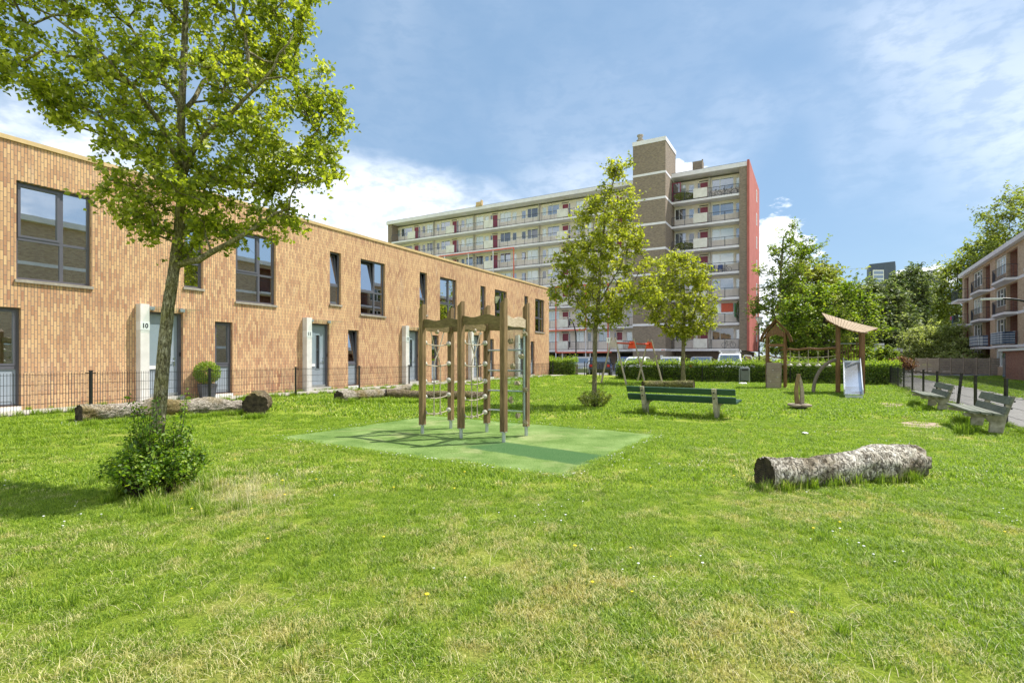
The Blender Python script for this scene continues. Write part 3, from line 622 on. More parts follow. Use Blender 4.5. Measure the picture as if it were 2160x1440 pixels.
# ------------------------------------------------------------------ the tall block of flats
A0 = Vector((24.8, 56.0, 0))
def FF(s, d, z=0.0): return A0 + FD * s + FN * d + Vector((0, 0, z))
def s_at(u, d=0.0):           # where along the front plane (offset d) the photo's column u falls
    kx = (u - CU) / F; P = A0 + FN * d
    return (P.x - kx * P.y) / (kx * FD.y - FD.x)
LEN = 50.2; DEPTH = 11.5; BAL = 1.35; FLZ = [2.5 + 2.75 * i for i in range(8)]
def flats():
    Fl = thing('apartment_block', 'tall eight storey block of flats with galleries, a brick tower and a red end wall', 'apartment building', FF(0, 0, 0), math.atan2(FD.y, FD.x))
    fr = FF
    ts0, ts1 = s_at(1403.75, 2.9), s_at(1335, 2.9)
    m = MB()          # red end wall, small windows
    hs = [(7.4, 8.3, z + .9, z + 2.3) for z in FLZ[:-1]]
    g = lambda s, d, z: fr(-.25 - d + .0, -s, z) if False else fr(0 - .25 - d, -s, z)
    wall(m, lambda s, d, z: fr(-.25 - d, -s, z), -.35, DEPTH, 2.25, 22.3, hs, .2)
    fbox(m, fr, -.25 + .001, -.02, .34, .35, 2.25, 22.3)
    rw = m.build('end_wall', MT['redwall'], Fl)
    for h in hs:
        m = MB(); f2 = lambda s, d, z: fr(-.25 - d, -s, z)
        fframe(m, f2, h[0], h[1], h[2], h[3], .12, -.15, .02); w_ = m.build('end_window', MT['white'], Fl)
        m = MB(); fbox(m, f2, h[0] + .12, h[1] - .12, -.02, -.01, h[2] + .08, h[3] - .08); m.build('pane', MT['glass_l'], w_)
    # brick pier between balconies and end wall
    m = MB(); fbox(m, fr, -.02, .75, -BAL, .2, 2.3, 21.69); m.build('brick_pier', MT['brick_f'], Fl)
    m = MB(); fbox(m, fr, LEN - .8, LEN, -BAL, .0, 0, 21.69); m.build('brick_pier', MT['brick_f'], Fl)
    m = MB(); fbox(m, fr, LEN - .25, LEN, -DEPTH, -BAL - .01, 0, 21.69); m.build('side_wall', MT['brick_f'], Fl)
    # rear and core
    m = MB(); fbox(m, fr, 0, LEN - .26, -DEPTH + .01, -BAL - 3.2, 2.3, 21.69); m.build('rear_wall', MT['brick_f'], Fl)
    # roof
    m = MB(); fbox(m, fr, -.02, LEN + .1, -DEPTH - .05, .25, 21.70, 22.15); m.build('roof', MT['slab'], Fl)
    m = MB(); fbox(m, fr, .05, LEN, -DEPTH, .15, 22.152, 22.22); m.build('roof_covering', MT['roofing'], Fl)
    m = MB(); fbox(m, fr, LEN - 17.2, LEN - 16.2, .10, .4, 22.16, 22.3); fbox(m, fr, LEN - 17.2, LEN - 17.05, .05, .45, 22.3, 22.9); fbox(m, fr, LEN - 16.9, LEN - 16.2, .12, .3, 22.32, 22.75); m.build('roof_floodlight', MT['ochre'], Fl)
    # tower
    m = MB(); fbox(m, fr, ts0, ts1, -2.0, 2.9, 0, 25.0); tw = m.build('lift_tower', MT['brick_f'], Fl)
    m = MB()
    for z in FLZ: fbox(m, fr, ts0 - .025, ts1 + .025, -1.9, 2.925, z - .24 + .02, z + .02)
    m.build('tower_band', MT['slab'], tw)
    m = MB(); fbox(m, fr, ts0 - .05, ts1 + .05, -2.05, 2.95, 25.001, 25.45); m.build('tower_cap', MT['slab'], tw)
    m = MB(); m.lathe([(.30, 0), (.30, .55), (.42, .56), (.42, .62), (.26, .66), (.26, 1.05), (.36, 1.08), (.36, 1.2)], fr(ts1 - .45, 1.6, 25.45), 12); m.build('tower_chimney', MT['sill'], tw)
    m = MB(); fbox(m, fr, ts0 - 2.6, ts0 - 1.5, -5, -4, 22.22, 24.6); fbox(m, fr, ts0 - 2.55, ts0 - 2.4, -4.9, -4.8, 24.6, 25.0); m.build('chimney', MT['brick_f'], Fl)
    m = MB(); sp = s_at(1397, 2.9); f3 = lambda s, d, z: fr(s, d, z)
    fbox(m, fr, sp - .28, sp + .28, 2.93, 2.95, 2.28, 2.50); fbox(m, fr, sp - .1, sp + .2, 2.93, 2.95, 1.45, 1.8); m.build('tower_sign', MT['white'], tw)
    m = MB(); fbox(m, fr, sp - .12, sp + .10, 2.951, 2.956, 2.35, 2.43); fbox(m, fr, sp - .25, sp - .18, 2.951, 2.956, 2.32, 2.46); m.build('sign_mark', MT['redpaint'], tw)
    # galleries
    ltop = [('s', 148, 175), ('w', 185, 278), ('d', 297, 330), ('n', 332, 345), ('s', 362, 390), ('w', 400, 458), ('p', 463, 468), ('s', 482, 510), ('w', 520, 598), ('d', 618, 653), ('n', 655, 668),
            ('s', 690, 720), ('w', 730, 793), ('p', 800, 806), ('w', 815, 878), ('s', 890, 925), ('n', 940, 955), ('d', 958, 998), ('w', 1020, 1110), ('s', 1122, 1160), ('s', 1200, 1238), ('w', 1248, 1340),
            ('p', 1350, 1357), ('s', 1375, 1410), ('w', 1420, 1520), ('d', 1547, 1595), ('n', 1600, 1612), ('w', 1660, 1728), ('s', 1755, 1790), ('p', 1808, 1814), ('w', 1850, 1950), ('n', 1985, 2000), ('d', 2006, 2050), ('s', 2085, 2135)]
    wp = [(240, 303), (563, 632), (885, 960), (1500, 1592), (1985, 2055)]
    rtop = [('w', 895, 990), ('s', 1010, 1060), ('n', 1087, 1105), ('d', 1108, 1172), ('p', 1184, 1194), ('w', 1205, 1392), ('s', 1407, 1465)]
    rwp = [(1050, 1168)]
    def S(z, left): return s_at(800 + z / 4 if left else 1200 + z / 4, -BAL)
    rr = random.Random(3)
    def glass():
        return rr.choice([MT['glass_l'], MT['glass_d'], MT['glass_b'], MT['glass_b'], MT['glass_l'], MT['glass_d']])
    for fl in range(7):
        z = FLZ[fl]
        for left in (True, False):
            lo, hi = (ts1 + .003, LEN - .803) if left else (.752, ts0 - .003)
            vis = LEN if fl > 3 else (38 if fl == 3 else (32 if fl == 2 else 24.5))
            if left: hi2 = min(hi, vis + 6)
            items = [(t, S(a, left), S(b, left)) for t, a, b in (ltop if left else rtop)]
            items = [(t, min(a, b), max(a, b)) for t, a, b in items]
            fw = lambda s, d, zz: fr(s, d - BAL, zz)
            holes = []
            for t, a, b in items:
                if t == 'w': holes.append((a, b, z + 1.0, z + 2.30, t))
                elif t == 's': holes.append((a, b, z + 1.05, z + 2.15, t))
                elif t == 'd': holes.append((a, b, z + .10, z + 2.12, t))
                elif t == 'n': holes.append((a, b, z + .35, z + 2.12, t))
            m = MB(); wall(m, fw, lo, hi, z + .02, z + 2.52, holes, .10); m.build('gallery_wall', MT['cream'], Fl)
            m = MB(); fbox(m, fw, lo, hi, -.30, -.16, z + .03, z + 2.5); m.build('room_screen', MT['room'], Fl)
            for a, b, c, d, t in holes:
                if left and a > vis: continue
                if t in ('w', 's'):
                    m = MB(); fframe(m, fw, a, b, c, d, .07, -.09, -.03)
                    if t == 'w': fbox(m, fw, a + (b - a) * .62 - .03, a + (b - a) * .62 + .03, -.085, -.04, c + .07, d - .07)
                    wn = m.build('window' if t == 'w' else 'small_window', MT['white'], Fl)
                    m = MB(); fbox(m, fw, a + .07, b - .07, -.075, -.065, c + .07, d - .07)
                    gm = glass()
                    if not left and t == 'w' and a < 6: gm = [MT['glass_d'], MT['glass_l'], MT['glass_b'], MT['glass_l'], MT['glass_l'], MT['glass_b'], MT['glass_b']][fl]
                    m.build('pane', gm, wn)
                elif t == 'd':
                    m = MB(); fframe(m, fw, a, b, c, d, .05, -.08, -.03); dw = m.build('door', MT['maroon'], Fl)
                    m = MB(); fbox(m, fw, a + .05, b - .05, -.07, -.05, c + .05, d - .05); m.build('door_leaf', MT['maroon'], dw)
                    m = MB(); fbox(m, fw, a - .05, b + .1, .002, .05, d + .12, d + .2); m.build('door_light', MT['black_rough'], Fl)
                else:
                    m = MB(); fbox(m, fw, a, b, -.07, -.05, c, d); m.build('side_light', MT['glass_d'], Fl)
            m = MB()
            for t, a, b in items:
                if t == 'p': fbox(m, fw, a, b, .002, .35, z + .02, z + 2.5)
            m.build('divider', MT['conc'], Fl)
            # floor slab
            m = MB(); fbox(m, fr, lo, hi, -BAL - .0, .10, z - .22, z); m.build('gallery_floor', MT['slab'], Fl)
            # railing
            m = MB(); st = lo + .05; h2 = hi - .05 if not left else min(hi - .05, vis + 1)
            for zz in (.10, 1.02): m.bar(fr(st, .02, z + zz), fr(h2, .02, z + zz), .045, .045)
            n = int((h2 - st) / (.13 if not left else .24)); bw = .011
            for i in range(n + 1): m.bar(fr(st + (h2 - st) * i / n, .02, z + .12), fr(st + (h2 - st) * i / n, .02, z + 1.0), bw, bw)
            n = int((h2 - st) / 1.25)
            for i in range(n + 1): m.bar(fr(st + (h2 - st) * i / n, .07, z - .1), fr(st + (h2 - st) * i / n, .07, z + 1.0), .045, .045)
            m.build('railing', MT['rail'], Fl)
            for a, b in (wp if left else rwp):
                a, b = sorted((s_at((800 if left else 1200) + a / 4, 0.1), s_at((800 if left else 1200) + b / 4, .1)))
                if left and a > vis: continue
                m = MB(); fbox(m, fr, a, b, .10, .14, z + .10, z + 1.12); m.build('balcony_panel', MT['panelw'], Fl)
    # ground floor
    m = MB(); fw = lambda s, d, zz: fr(s, d - 2.2, zz)
    lo, hi = .9, ts0
    hs = [(.95 + 5.6, .95 + 7.1, .05, 2.1), (9.2 - .2, 9.2 + .7, .05, 2.1)]
    hs = [h for h in hs if h[1] < hi]
    wall(m, fw, lo, hi, 0, 2.27, hs, .25); m.build('ground_floor_wall', MT['brick_f'], Fl); m = MB(); wall(m, fw, ts1, LEN - .9, 0, 2.27, [(ts1 + 1.2 + i * 3.4, ts1 + 3.6 + i * 3.4, .05, 2.1) for i in range(10)], .25); m.build('ground_floor_wall', MT['brick_f'], Fl)
    for y0, y1 in ((-DEPTH, -9.2), (-8.2, -2.25)): m = MB(); fbox(m, fr, .3, .88, y0, y1, 0, 2.24); m.build('ground_floor_side_wall', MT['brick_f'], Fl)
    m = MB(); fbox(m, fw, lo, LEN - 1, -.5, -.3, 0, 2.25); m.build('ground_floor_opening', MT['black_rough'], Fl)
    m = MB()
    for s_ in (ts1 + .25, ts1 + 2.7, ts1 + 6.2, ts1 + 9.9, ts1 + 13.4, ts1 + 17, ts1 + 20.6): m.bar(fr(s_, -.1, 0), fr(s_, -.1, 2.27), .16, .16)
    m.bar(fr(1.0, -.1, 0), fr(1.0, -.1, 2.27), .22, .22)
    m.build('column', MT['slab'], Fl)
    # orange red steel frame in front of part of the galleries
    m = MB(); O = .22
    def H(u0, u1, z, w=.13): m.bar(fr(s_at(u0, O), O, z), fr(s_at(u1, O), O, z), w, w)
    def V(u, z0, z1, w=.13): m.bar(fr(s_at(u, O), O, z0), fr(s_at(u, O), O, z1), w, w)
    H(1172, 1235.4, FLZ[3] - .36); H(1150, 1235.4, FLZ[1] - .30); H(1172, 1290, FLZ[0] - .30); V(1172.5, FLZ[0] - .24, FLZ[3] - .3); V(1235.5, FLZ[1] - .3, FLZ[3] - .3); V(1282.5, FLZ[0] - .24, FLZ[3] - .3)
    H(925, 1083.7, FLZ[5] - .30); V(1083.7, FLZ[3] - .3, FLZ[5] - .24)
    m.build('steel_frame', MT['redpaint'], Fl)
    m = MB()
    for u, z0, z1 in ((1040, FLZ[3], FLZ[5] - .3), (988, FLZ[3], FLZ[5] - .3), (938, FLZ[4], FLZ[5] - .3), (1172.5, 0, FLZ[0] - .3), (1235.5, 0, FLZ[1] - .35)): V(u, z0, z1, .12)
    m.build('steel_post', MT['slab'], Fl)
flats()

# ------------------------------------------------------------------ things on the galleries
def bicycle(name, label, pos, rz, sc=1.0, group=None, mat=None):
    t = thing(name, label, 'bicycle', pos, rz, group); mat = mat or MT['black']
    r = .34 * sc; b = .52 * sc
    for x in (-b, b):
        m = MB(); n = 22; pts = [(x + r * math.cos(2 * math.pi * i / n), 0, r + r * math.sin(2 * math.pi * i / n)) for i in range(n + 1)]
        m.tube(pts, .02 * sc, 6, False); w = m.build('wheel', MT['tyre'], t, local=True)
        m = MB()
        for i in range(8): a = math.pi * i / 8; m.tube([(x - r * math.cos(a), 0, r - r * math.sin(a)), (x + r * math.cos(a), 0, r + r * math.sin(a))], .003, 3, False)
        m.build('spokes', MT['galv'], w, local=True)
    P = lambda x, z: (x * sc, 0, z * sc)
    m = MB()
    for p, q_ in (((-.52, .34), (-.05, .30)), ((-.05, .30), (-.2, .78)), ((-.2, .78), (-.52, .34)), ((-.2, .75), (.32, .80)), ((-.05, .3), (.32, .74)), ((.30, .92), (.52, .34))): m.tube([P(*p), P(*q_)], .018 * sc, 6)
    m.build('bicycle_frame', mat, t, local=True)
    m = MB(); m.box(P(-.22, .88), (.24 * sc, .12 * sc, .06 * sc), bev=.02 * sc); m.tube([P(-.2, .76), P(-.22, .86)], .014 * sc, 6); m.build('saddle', MT['black'], t, local=True)
    m = MB(); m.tube([P(.30, .92), P(.28, 1.02)], .014 * sc, 6); m.tube([(.20 * sc, -.27 * sc, 1.04 * sc), (.28 * sc, -.1 * sc, 1.03 * sc), (.28 * sc, .1 * sc, 1.03 * sc), (.20 * sc, .27 * sc, 1.04 * sc)], .013 * sc, 6); m.build('handlebar', MT['galv'], t, local=True)
    return t
fa = math.atan2(FD.y, FD.x)
sb = lambda u: s_at(u, -.4)
for i, (u, lab) in enumerate(((1506, 'bicycle on the top floor gallery of the flats, the one nearest the white panel'), (1523, 'bicycle on the top floor gallery, second of the row counted from the white panel'), (1539, 'bicycle on the top floor gallery, third of the row counted from the white panel'), (1559, 'bicycle on the top floor gallery, standing apart by the end pier'))):
    bicycle('bicycle', lab, FF(sb(u), -.35, FLZ[6]), fa, .95, 'bicycles parked on the top floor gallery')
bicycle('child_bicycle', 'small black child bicycle hung on the lowest gallery railing of the flats', FF(s_at(1537, .16), .19, FLZ[0] + .12), fa + math.pi, .82)
def leaf_cloud(name, label, cat, c, r, n, size, mat, group=None, stem=None, seed=1, parent=None):
    rg = np.random.default_rng(seed); d = rg.normal(size=(n, 3)); d /= np.linalg.norm(d, axis=1)[:, None]
    P = d * (rg.uniform(.35, 1, n) ** .5)[:, None] * np.array(r) + np.array(c)
    V, Fc, at = leaves(P, size, rg, up=.3)
    if parent is not None: return np_mesh(name, V, Fc, mat, parent, at)
    t = thing(name, label, cat, (c[0], c[1], c[2] - r[2]), 0, group)
    np_mesh('foliage', V, Fc, mat, t, at)
    if stem: m = MB(); m.tube([(c[0], c[1], c[2] - r[2] - stem), tuple(c)], .02, 6); m.build('stem', MT['bark_d'], t)
    return t
def leaves(P, size, rg, up=.5, aspect=.62, fold=.18, droop=0.0):
    """two folded triangles per leaf at points P -> vertices, faces, per-vertex random value"""
    n = len(P); nrm = rg.normal(size=(n, 3)); nrm /= np.linalg.norm(nrm, axis=1)[:, None]; nrm[:, 2] = np.abs(nrm[:, 2]) + up
    nrm /= np.linalg.norm(nrm, axis=1)[:, None]
    t = rg.normal(size=(n, 3)); t[:, 2] -= droop; t -= nrm * (t * nrm).sum(1)[:, None]; t /= np.linalg.norm(t, axis=1)[:, None]
    b = np.cross(nrm, t); L = (size * rg.uniform(.6, 1.25, n))[:, None]
    base = P - t * L * .5; tip = P + t * L * .5 - nrm * L * .08; m_ = P - t * L * .06
    l = m_ + b * L * aspect * .5 + nrm * L * fold; r = m_ - b * L * aspect * .5 + nrm * L * fold
    V = np.stack([base, l, tip, r], 1).reshape(-1, 3)
    i = np.arange(n)[:, None] * 4
    Fc = np.concatenate([i + np.array([[0, 2, 1]]), i + np.array([[0, 3, 2]])], 0)
    a = np.repeat(rg.uniform(0, 1, n) ** 1.2, 4)
    return V, Fc, a
leaf_cloud('balcony_plants', 'leafy plants behind the top floor railing beside the open dark red door', 'plant', FF(s_at(1447, -.3), -.3, FLZ[6] + .55), (1.35, .3, .5), 1500, .13, MT['leaf_o'], seed=2)
leaf_cloud('balcony_plants', 'leafy plants behind the gallery railing two floors below the bicycles', 'plant', FF(s_at(1447, -.3), -.3, FLZ[4] + .5), (1.3, .3, .45), 1300, .13, MT['leaf_o'], seed=3)
leaf_cloud('balcony_plants', 'dark climbing greenery in the second gallery above ground beside the end pier', 'plant', FF(s_at(1558, -.5), -.5, FLZ[1] + 1.25), (.35, .3, 1.15), 900, .14, MT['leaf_d'], seed=4)
def garden_chair(u, lab):
    t = thing('garden_chair', lab, 'chair', FF(s_at(u, -.5), -.5, FLZ[3]), fa, 'blue chairs on the gallery'); bl = MT['car_blue']
    m = MB(); m.box((0, 0, .42), (.5, .5, .04)); m.build('seat', bl, t, local=True)
    m = MB(); m.box((0, -.26, .68), (.5, .04, .5)); m.build('backrest', bl, t, local=True)
    for x in (-.22, .22):
        for y in (-.22, .22): m = MB(); m.bar((x, y, 0), (x * .95, y * .95, .40), .03, .03); m.build('leg', bl, t, local=True)
garden_chair(1502, 'blue chair on the fourth gallery, nearest the tree'); garden_chair(1519, 'blue chair on the fourth gallery, beside the bicycle')
bicycle('bicycle', 'bicycle lying against the railing beside two blue chairs on the fourth gallery', FF(s_at(1529, -.3), -.3, FLZ[3]), fa, .8)
# red cloth and green hanging on the second gallery
m = MB(); fbox(m, FF, s_at(1546, -1.2), s_at(1521, -1.2), -1.26, -1.24, FLZ[1] + 1.3, FLZ[1] + 2.25); tag(m.build('red_blind', MT['redpaint']), 'red patterned cloth hanging in front of a gallery window, second gallery above ground', 'cloth')
m = MB(); fbox(m, FF, s_at(1552, -.9), s_at(1549, -.9), -.92, -.9, FLZ[1] + .7, FLZ[1] + 2.2); tag(m.build('green_flag', plain('green_cloth', (.02, .25, .08), .8)), 'narrow green cloth hanging beside the red cloth on the gallery', 'cloth')
def open_door():
    a = s_at(1418, -.2); m = MB()
    t = thing('screen_door', 'dark red glazed screen standing open on the top floor gallery next to the tower', 'door', FF(a, -.2, FLZ[6]), fa)
    fframe(m, lambda s, d, z: FF(a - s, -.2 + d, FLZ[6] + z), 0, .95, .05, 2.2, .1, 0, .05); fbox(m, lambda s, d, z: FF(a - s, -.2 + d, FLZ[6] + z), .1, .85, 0, .05, .95, 1.05); fr_ = m.build('door_frame', MT['maroon'], t)
    m = MB(); fbox(m, lambda s, d, z: FF(a - s, -.2 + d, FLZ[6] + z), .1, .85, .02, .03, 1.05, 2.1); m.build('pane', MT['glass_d'], t)
open_door()

# ------------------------------------------------------------------ the brick block at the right
B0 = Vector((49.7, 58.6, 0))
def BB(s, d, z=0.0): return B0 + BD * s + BN * d + Vector((0, 0, z))
def sB(u): return (58.6 - 15646 / (u - 1763)) / .854
def right_block():
    T = thing('apartment_block', 'four storey brick apartment block with balconies at the right edge of the photo', 'apartment building', BB(0, 0, 0), math.atan2(BD.y, BD.x))
    LB = 62; D = 10; zs = [2.55, 5.1, 7.75]; top = 10.35; fr = BB
    bays = []; s = 5.3
    while s < LB - 14:
        bays.append((s, s + 4.2, s + 7.2)); s += 8.75 if len(bays) % 2 == 1 else 12.5
    bays[0] = (5.2, 9.4, 12.3); bays[1] = (14.1, 17.6, 20.8); bays[2] = (22.5, 26.5, 29.4)
    holes = []
    for a, b, c in bays:
        for z in [0.0] + zs: holes += [(a, b - .12, z + .75, z + 2.32, 'w'), (b + .12, c, z + .02, z + 2.34, 'l')]
    for z in [0.0] + zs: holes.append((1.0, 3.2, z + .02, z + 2.34, 'l'))
    m = MB(); wall(m, fr, 0, LB, 0, top, holes, .22); wall(m, lambda s, d, z: fr(-d, -s, z), 0, D, 0, top, [], 0)
    for a, b, c, d, t in holes:
        if t == 'l': pass
    m.build('wall', MT['brick_b'], T)
    m = MB()
    for a, b, c, d, t in holes:
        if t == 'l': wall(m, lambda s, o, z: fr(s, o - 1.3, z), a - .0, b, c, d, [], 0); fbox(m, fr, a - .12, a, -1.3, -.222, c, d); fbox(m, fr, b, b + .1, -1.3, -.222, c, d); fbox(m, fr, a, b, -1.3, -.225, d, d + .05)
    m.build('loggia_wall', MT['brick_red'], T)
    m = MB(); fbox(m, fr, -.25, LB + .2, -D - .2, .35, top, top + .36); m.build('roof', MT['slab'], T)
    m = MB(); fbox(m, fr, .0, LB, -D, -1.5, .02, .1); fbox(m, fr, .1, LB, -D, -2.6, .1, top - .01); m.build('rear_wall', MT['room'], T)
    m = MB()
    for z in zs: fbox(m, fr, -.03, LB, -.15, .03, z - .22, z)
    m.build('floor_band', MT['slab'], T)
    for a, b, c, d, t in holes:
        if t == 'w':
            m = MB(); fframe(m, fr, a, b, c, d, .10, -.20, -.10)
            for f_ in (.33, .62): fbox(m, fr, a + (b - a) * f_ - .05, a + (b - a) * f_ + .05, -.2, -.10, c + .1, d - .1)
            fbox(m, fr, a + (b - a) * .33 + .05, a + (b - a) * .62 - .05, -.2, -.11, d - .55, d - .45)
            w = m.build('window', MT['white'], T)
            m = MB(); fbox(m, fr, a + .1, b - .1, -.17, -.16, c + .1, d - .1); m.build('pane', MT['glass_d'] if R.random() < .5 else MT['glass_l'], w)
        elif t == 'l':
            m = MB(); fbox(m, fr, a + (b - a) * .70, a + (b - a) * .76, -1.1, -.9, c, d); m.build('loggia_post', MT['white'], T)
    for (a, b, c) in [(.2, .9, 3.4)] + bays:
        for k_, z in enumerate(zs):
            P = [(a + .2 if a > 1 else a, .03), (b - .6, .80), (c + .1, .80), (c + .1, .03)] if a > 1 else [(-.7, -.6), (-.7, .9), (c, .9), (c, .03)]
            m = MB(); m.prism(P, z - .2, z - .02, lambda p, q_, h: fr(p, q_, h)); bl = m.build('balcony_floor', MT['slab'], T)
            m = MB(); pts = [fr(p, q_ - (.06 if q_ > .5 else 0), 0) for p, q_ in P]
            for i in range(3):
                p, q_ = pts[i], pts[i + 1]; L = (q_ - p).length; n = max(2, int(L / .22))
                for zz in (.06, 1.0): m.bar(p + Vector((0, 0, z + zz)), q_ + Vector((0, 0, z + zz)), .04, .04)
                for j in range(n + 1): x = p.lerp(q_, j / n); m.bar(x + Vector((0, 0, z)), x + Vector((0, 0, z + 1.0)), .014, .014)
            m.build('railing', MT['rail'], T)
    # low brick entrance annex
    a, b = sB(2172) + .6, sB(2172) + 7
    m = MB(); fbox(m, fr, a, b, .04, 1.6, 0, 2.0); m.build('entrance_annex', MT['brick_red'], T)
    m = MB(); fbox(m, fr, a - .2, b, .04, 1.8, 2.0, 2.15); m.build('annex_roof', MT['white'], T)
    m = MB(); fbox(m, fr, a + .15, a + .85, 1.602, 1.63, .1, 1.85); m.build('annex_door', MT['glass_b'], T)
right_block()
# cloths on its balconies
def cloth(bay, z, mat, lab):
    a, b, c = bay; m = MB(); P0, P1, P2, P3 = BB(a + 1.0, .32, 0), BB(b - .6, .86, 0), BB(c + .05, .86, 0), BB(c + .14, .15, 0)
    pts = [P0, P1, P2, P3]
    for i in range(3):
        p, q_ = pts[i], pts[i + 1]; n = 10
        for j in range(n):
            x, y = p.lerp(q_, j / n), p.lerp(q_, (j + 1) / n); w = BN * (.02 * math.sin(j * 2.1)); w2 = BN * (.02 * math.sin((j + 1) * 2.1))
            m.add([x + w + Vector((0, 0, z + .08)), y + w2 + Vector((0, 0, z + .08)), y + w2 + Vector((0, 0, z + 1.02)), x + w + Vector((0, 0, z + 1.02))], [(0, 1, 2, 3)])
    tag(m.build('balcony_cloth', mat), lab, 'cloth', 'privacy cloths on the balconies')
def mat_check(name, sx, sz, c1, c2):
    m, nt, b = new_mat(name); q = N(nt); pos = q.n('ShaderNodeNewGeometry').outputs['Position']; sp = q.n('ShaderNodeSeparateXYZ'); q.l(pos, sp.inputs[0])
    a = q.math('GREATER_THAN', q.math('SINE', q.math('MULTIPLY', q.math('ADD', sp.outputs[0], sp.outputs[1]), sx)), 0.1); c = q.math('GREATER_THAN', q.math('SINE', q.math('MULTIPLY', sp.outputs[2], sz)), .2)
    f = q.math('MULTIPLY', q.math('ADD', a, c), .5); q.l(q.mix(f, c1, c2), b.inputs['Base Color']); b.inputs['Roughness'].default_value = .9; return m
cloth((14.1, 17.6, 20.8), 2.55, mat_check('checked_cloth', 9, 34, (.02, .05, .11), (.62, .66, .68)), 'dark blue and white checked cloth round the lowest balcony nearest the lamp')
cloth((5.2, 9.4, 12.3), 2.55, mat_check('leaf_print_cloth', 17, 23, (.10, .13, .20), (.55, .58, .60)), 'grey and white patterned cloth round the lowest balcony left of the checked one')
def laundry():
    t = thing('laundry', 'pink and dark laundry hanging over the railing of the far corner balcony', 'laundry', BB(1.2, 1.3, 5.1))
    for x, w, h, mt, nm in ((-.6, .5, .35, 'pink', 'pink_cloth'), (.2, .6, .8, 'car_blue', 'dark_cloth'), (1.1, .7, .5, 'black_rough', 'dark_cloth')):
        if mt == 'pink' and 'pink' not in MT: MT['pink'] = plain('pink_cloth', (.65, .10, .22), .9)
        m = MB(); fbox(m, BB, x, x + w, .91, .95, 6.12 - h, 6.15); m.build(nm, MT[mt], t)
laundry()

# ------------------------------------------------------------------ far buildings
def far_tower():
    Y = 160; x0 = px(1834, Y).x; t = thing('tower_block', 'dark grey tower block top showing above the trees', 'tower', (x0, Y, 0)); zt = pv(0, 553, Y).z
    m = MB(); m.add([(x0, Y, 0), (x0 + 7.4, Y - .5, 0), (x0 + 14.5, Y + 9, 0), (x0 + 5.2, Y + 9, 0), (x0, Y, zt - .6), (x0 + 7.4, Y - .5, zt + .2), (x0 + 14.5, Y + 9, zt + .2), (x0 + 5.2, Y + 9, zt - .6)], [(0, 1, 5, 4), (1, 2, 6, 5), (2, 3, 7, 6), (3, 0, 4, 7), (4, 5, 6, 7)])
    m.build('wall', plain('dark_cladding', (.065, .085, .14), .6), t)
    m = MB(); m.box((x0 + 2.4, Y - .35, zt - 4.4), (3.2, .3, 4.0)); w = m.build('window', MT['white'], t)
    m = MB()
    for i in range(3): m.box((x0 + 2.4, Y - .52, zt - 3.2 - i * 1.25), (2.8, .06, .9))
    m.build('pane', MT['glass_b'], w)
far_tower()
def far_flats():
    Y = 130; a = px(1925, Y).x; b = px(1990, Y).x; t = thing('apartment_block', 'distant pale banded flats glimpsed between the trees left of the brick block', 'apartment building', (a, Y, 0)); zt = pv(0, 578, Y).z
    m = MB(); m.box(((a + b) / 2, Y + 5, zt / 2), (b - a, 10, zt)); m.build('wall', plain('far_grey_wall', (.12, .13, .15), .8), t)
    m = MB(); nf = 8
    for i in range(nf): m.box(((a + b) / 2, Y - .5, zt - .2 - i * 2.8), (b - a, 1.2, .9))
    m.build('balcony_band', MT['slab'], t)
    m = MB(); m.box((a + 6, Y + 3, zt + .5), (3, 3, 1)); m.build('roof_box', MT['slab'], t)
far_flats()
def pavilion():
    Y = 62; a = px(1884, Y).x; b = px(1925, Y).x; t = thing('low_building', 'low flat roofed building behind the small round tree', 'building', (a, Y, 0))
    m = MB(); m.box(((a + b) / 2, Y + 3, 1.1), (b - a, 6, 2.2)); m.build('wall', MT['brick_f'], t)
    m = MB(); m.box(((a + b) / 2, Y + 2.6, 2.45), (b - a + .6, 7.4, .42)); m.build('roof', MT['slab'], t)
    m = MB(); m.box(((a + b) / 2, Y - .03, 1.2), ((b - a) * .5, .06, 1.0)); m.build('window', MT['glass_b'], t)
pavilion()
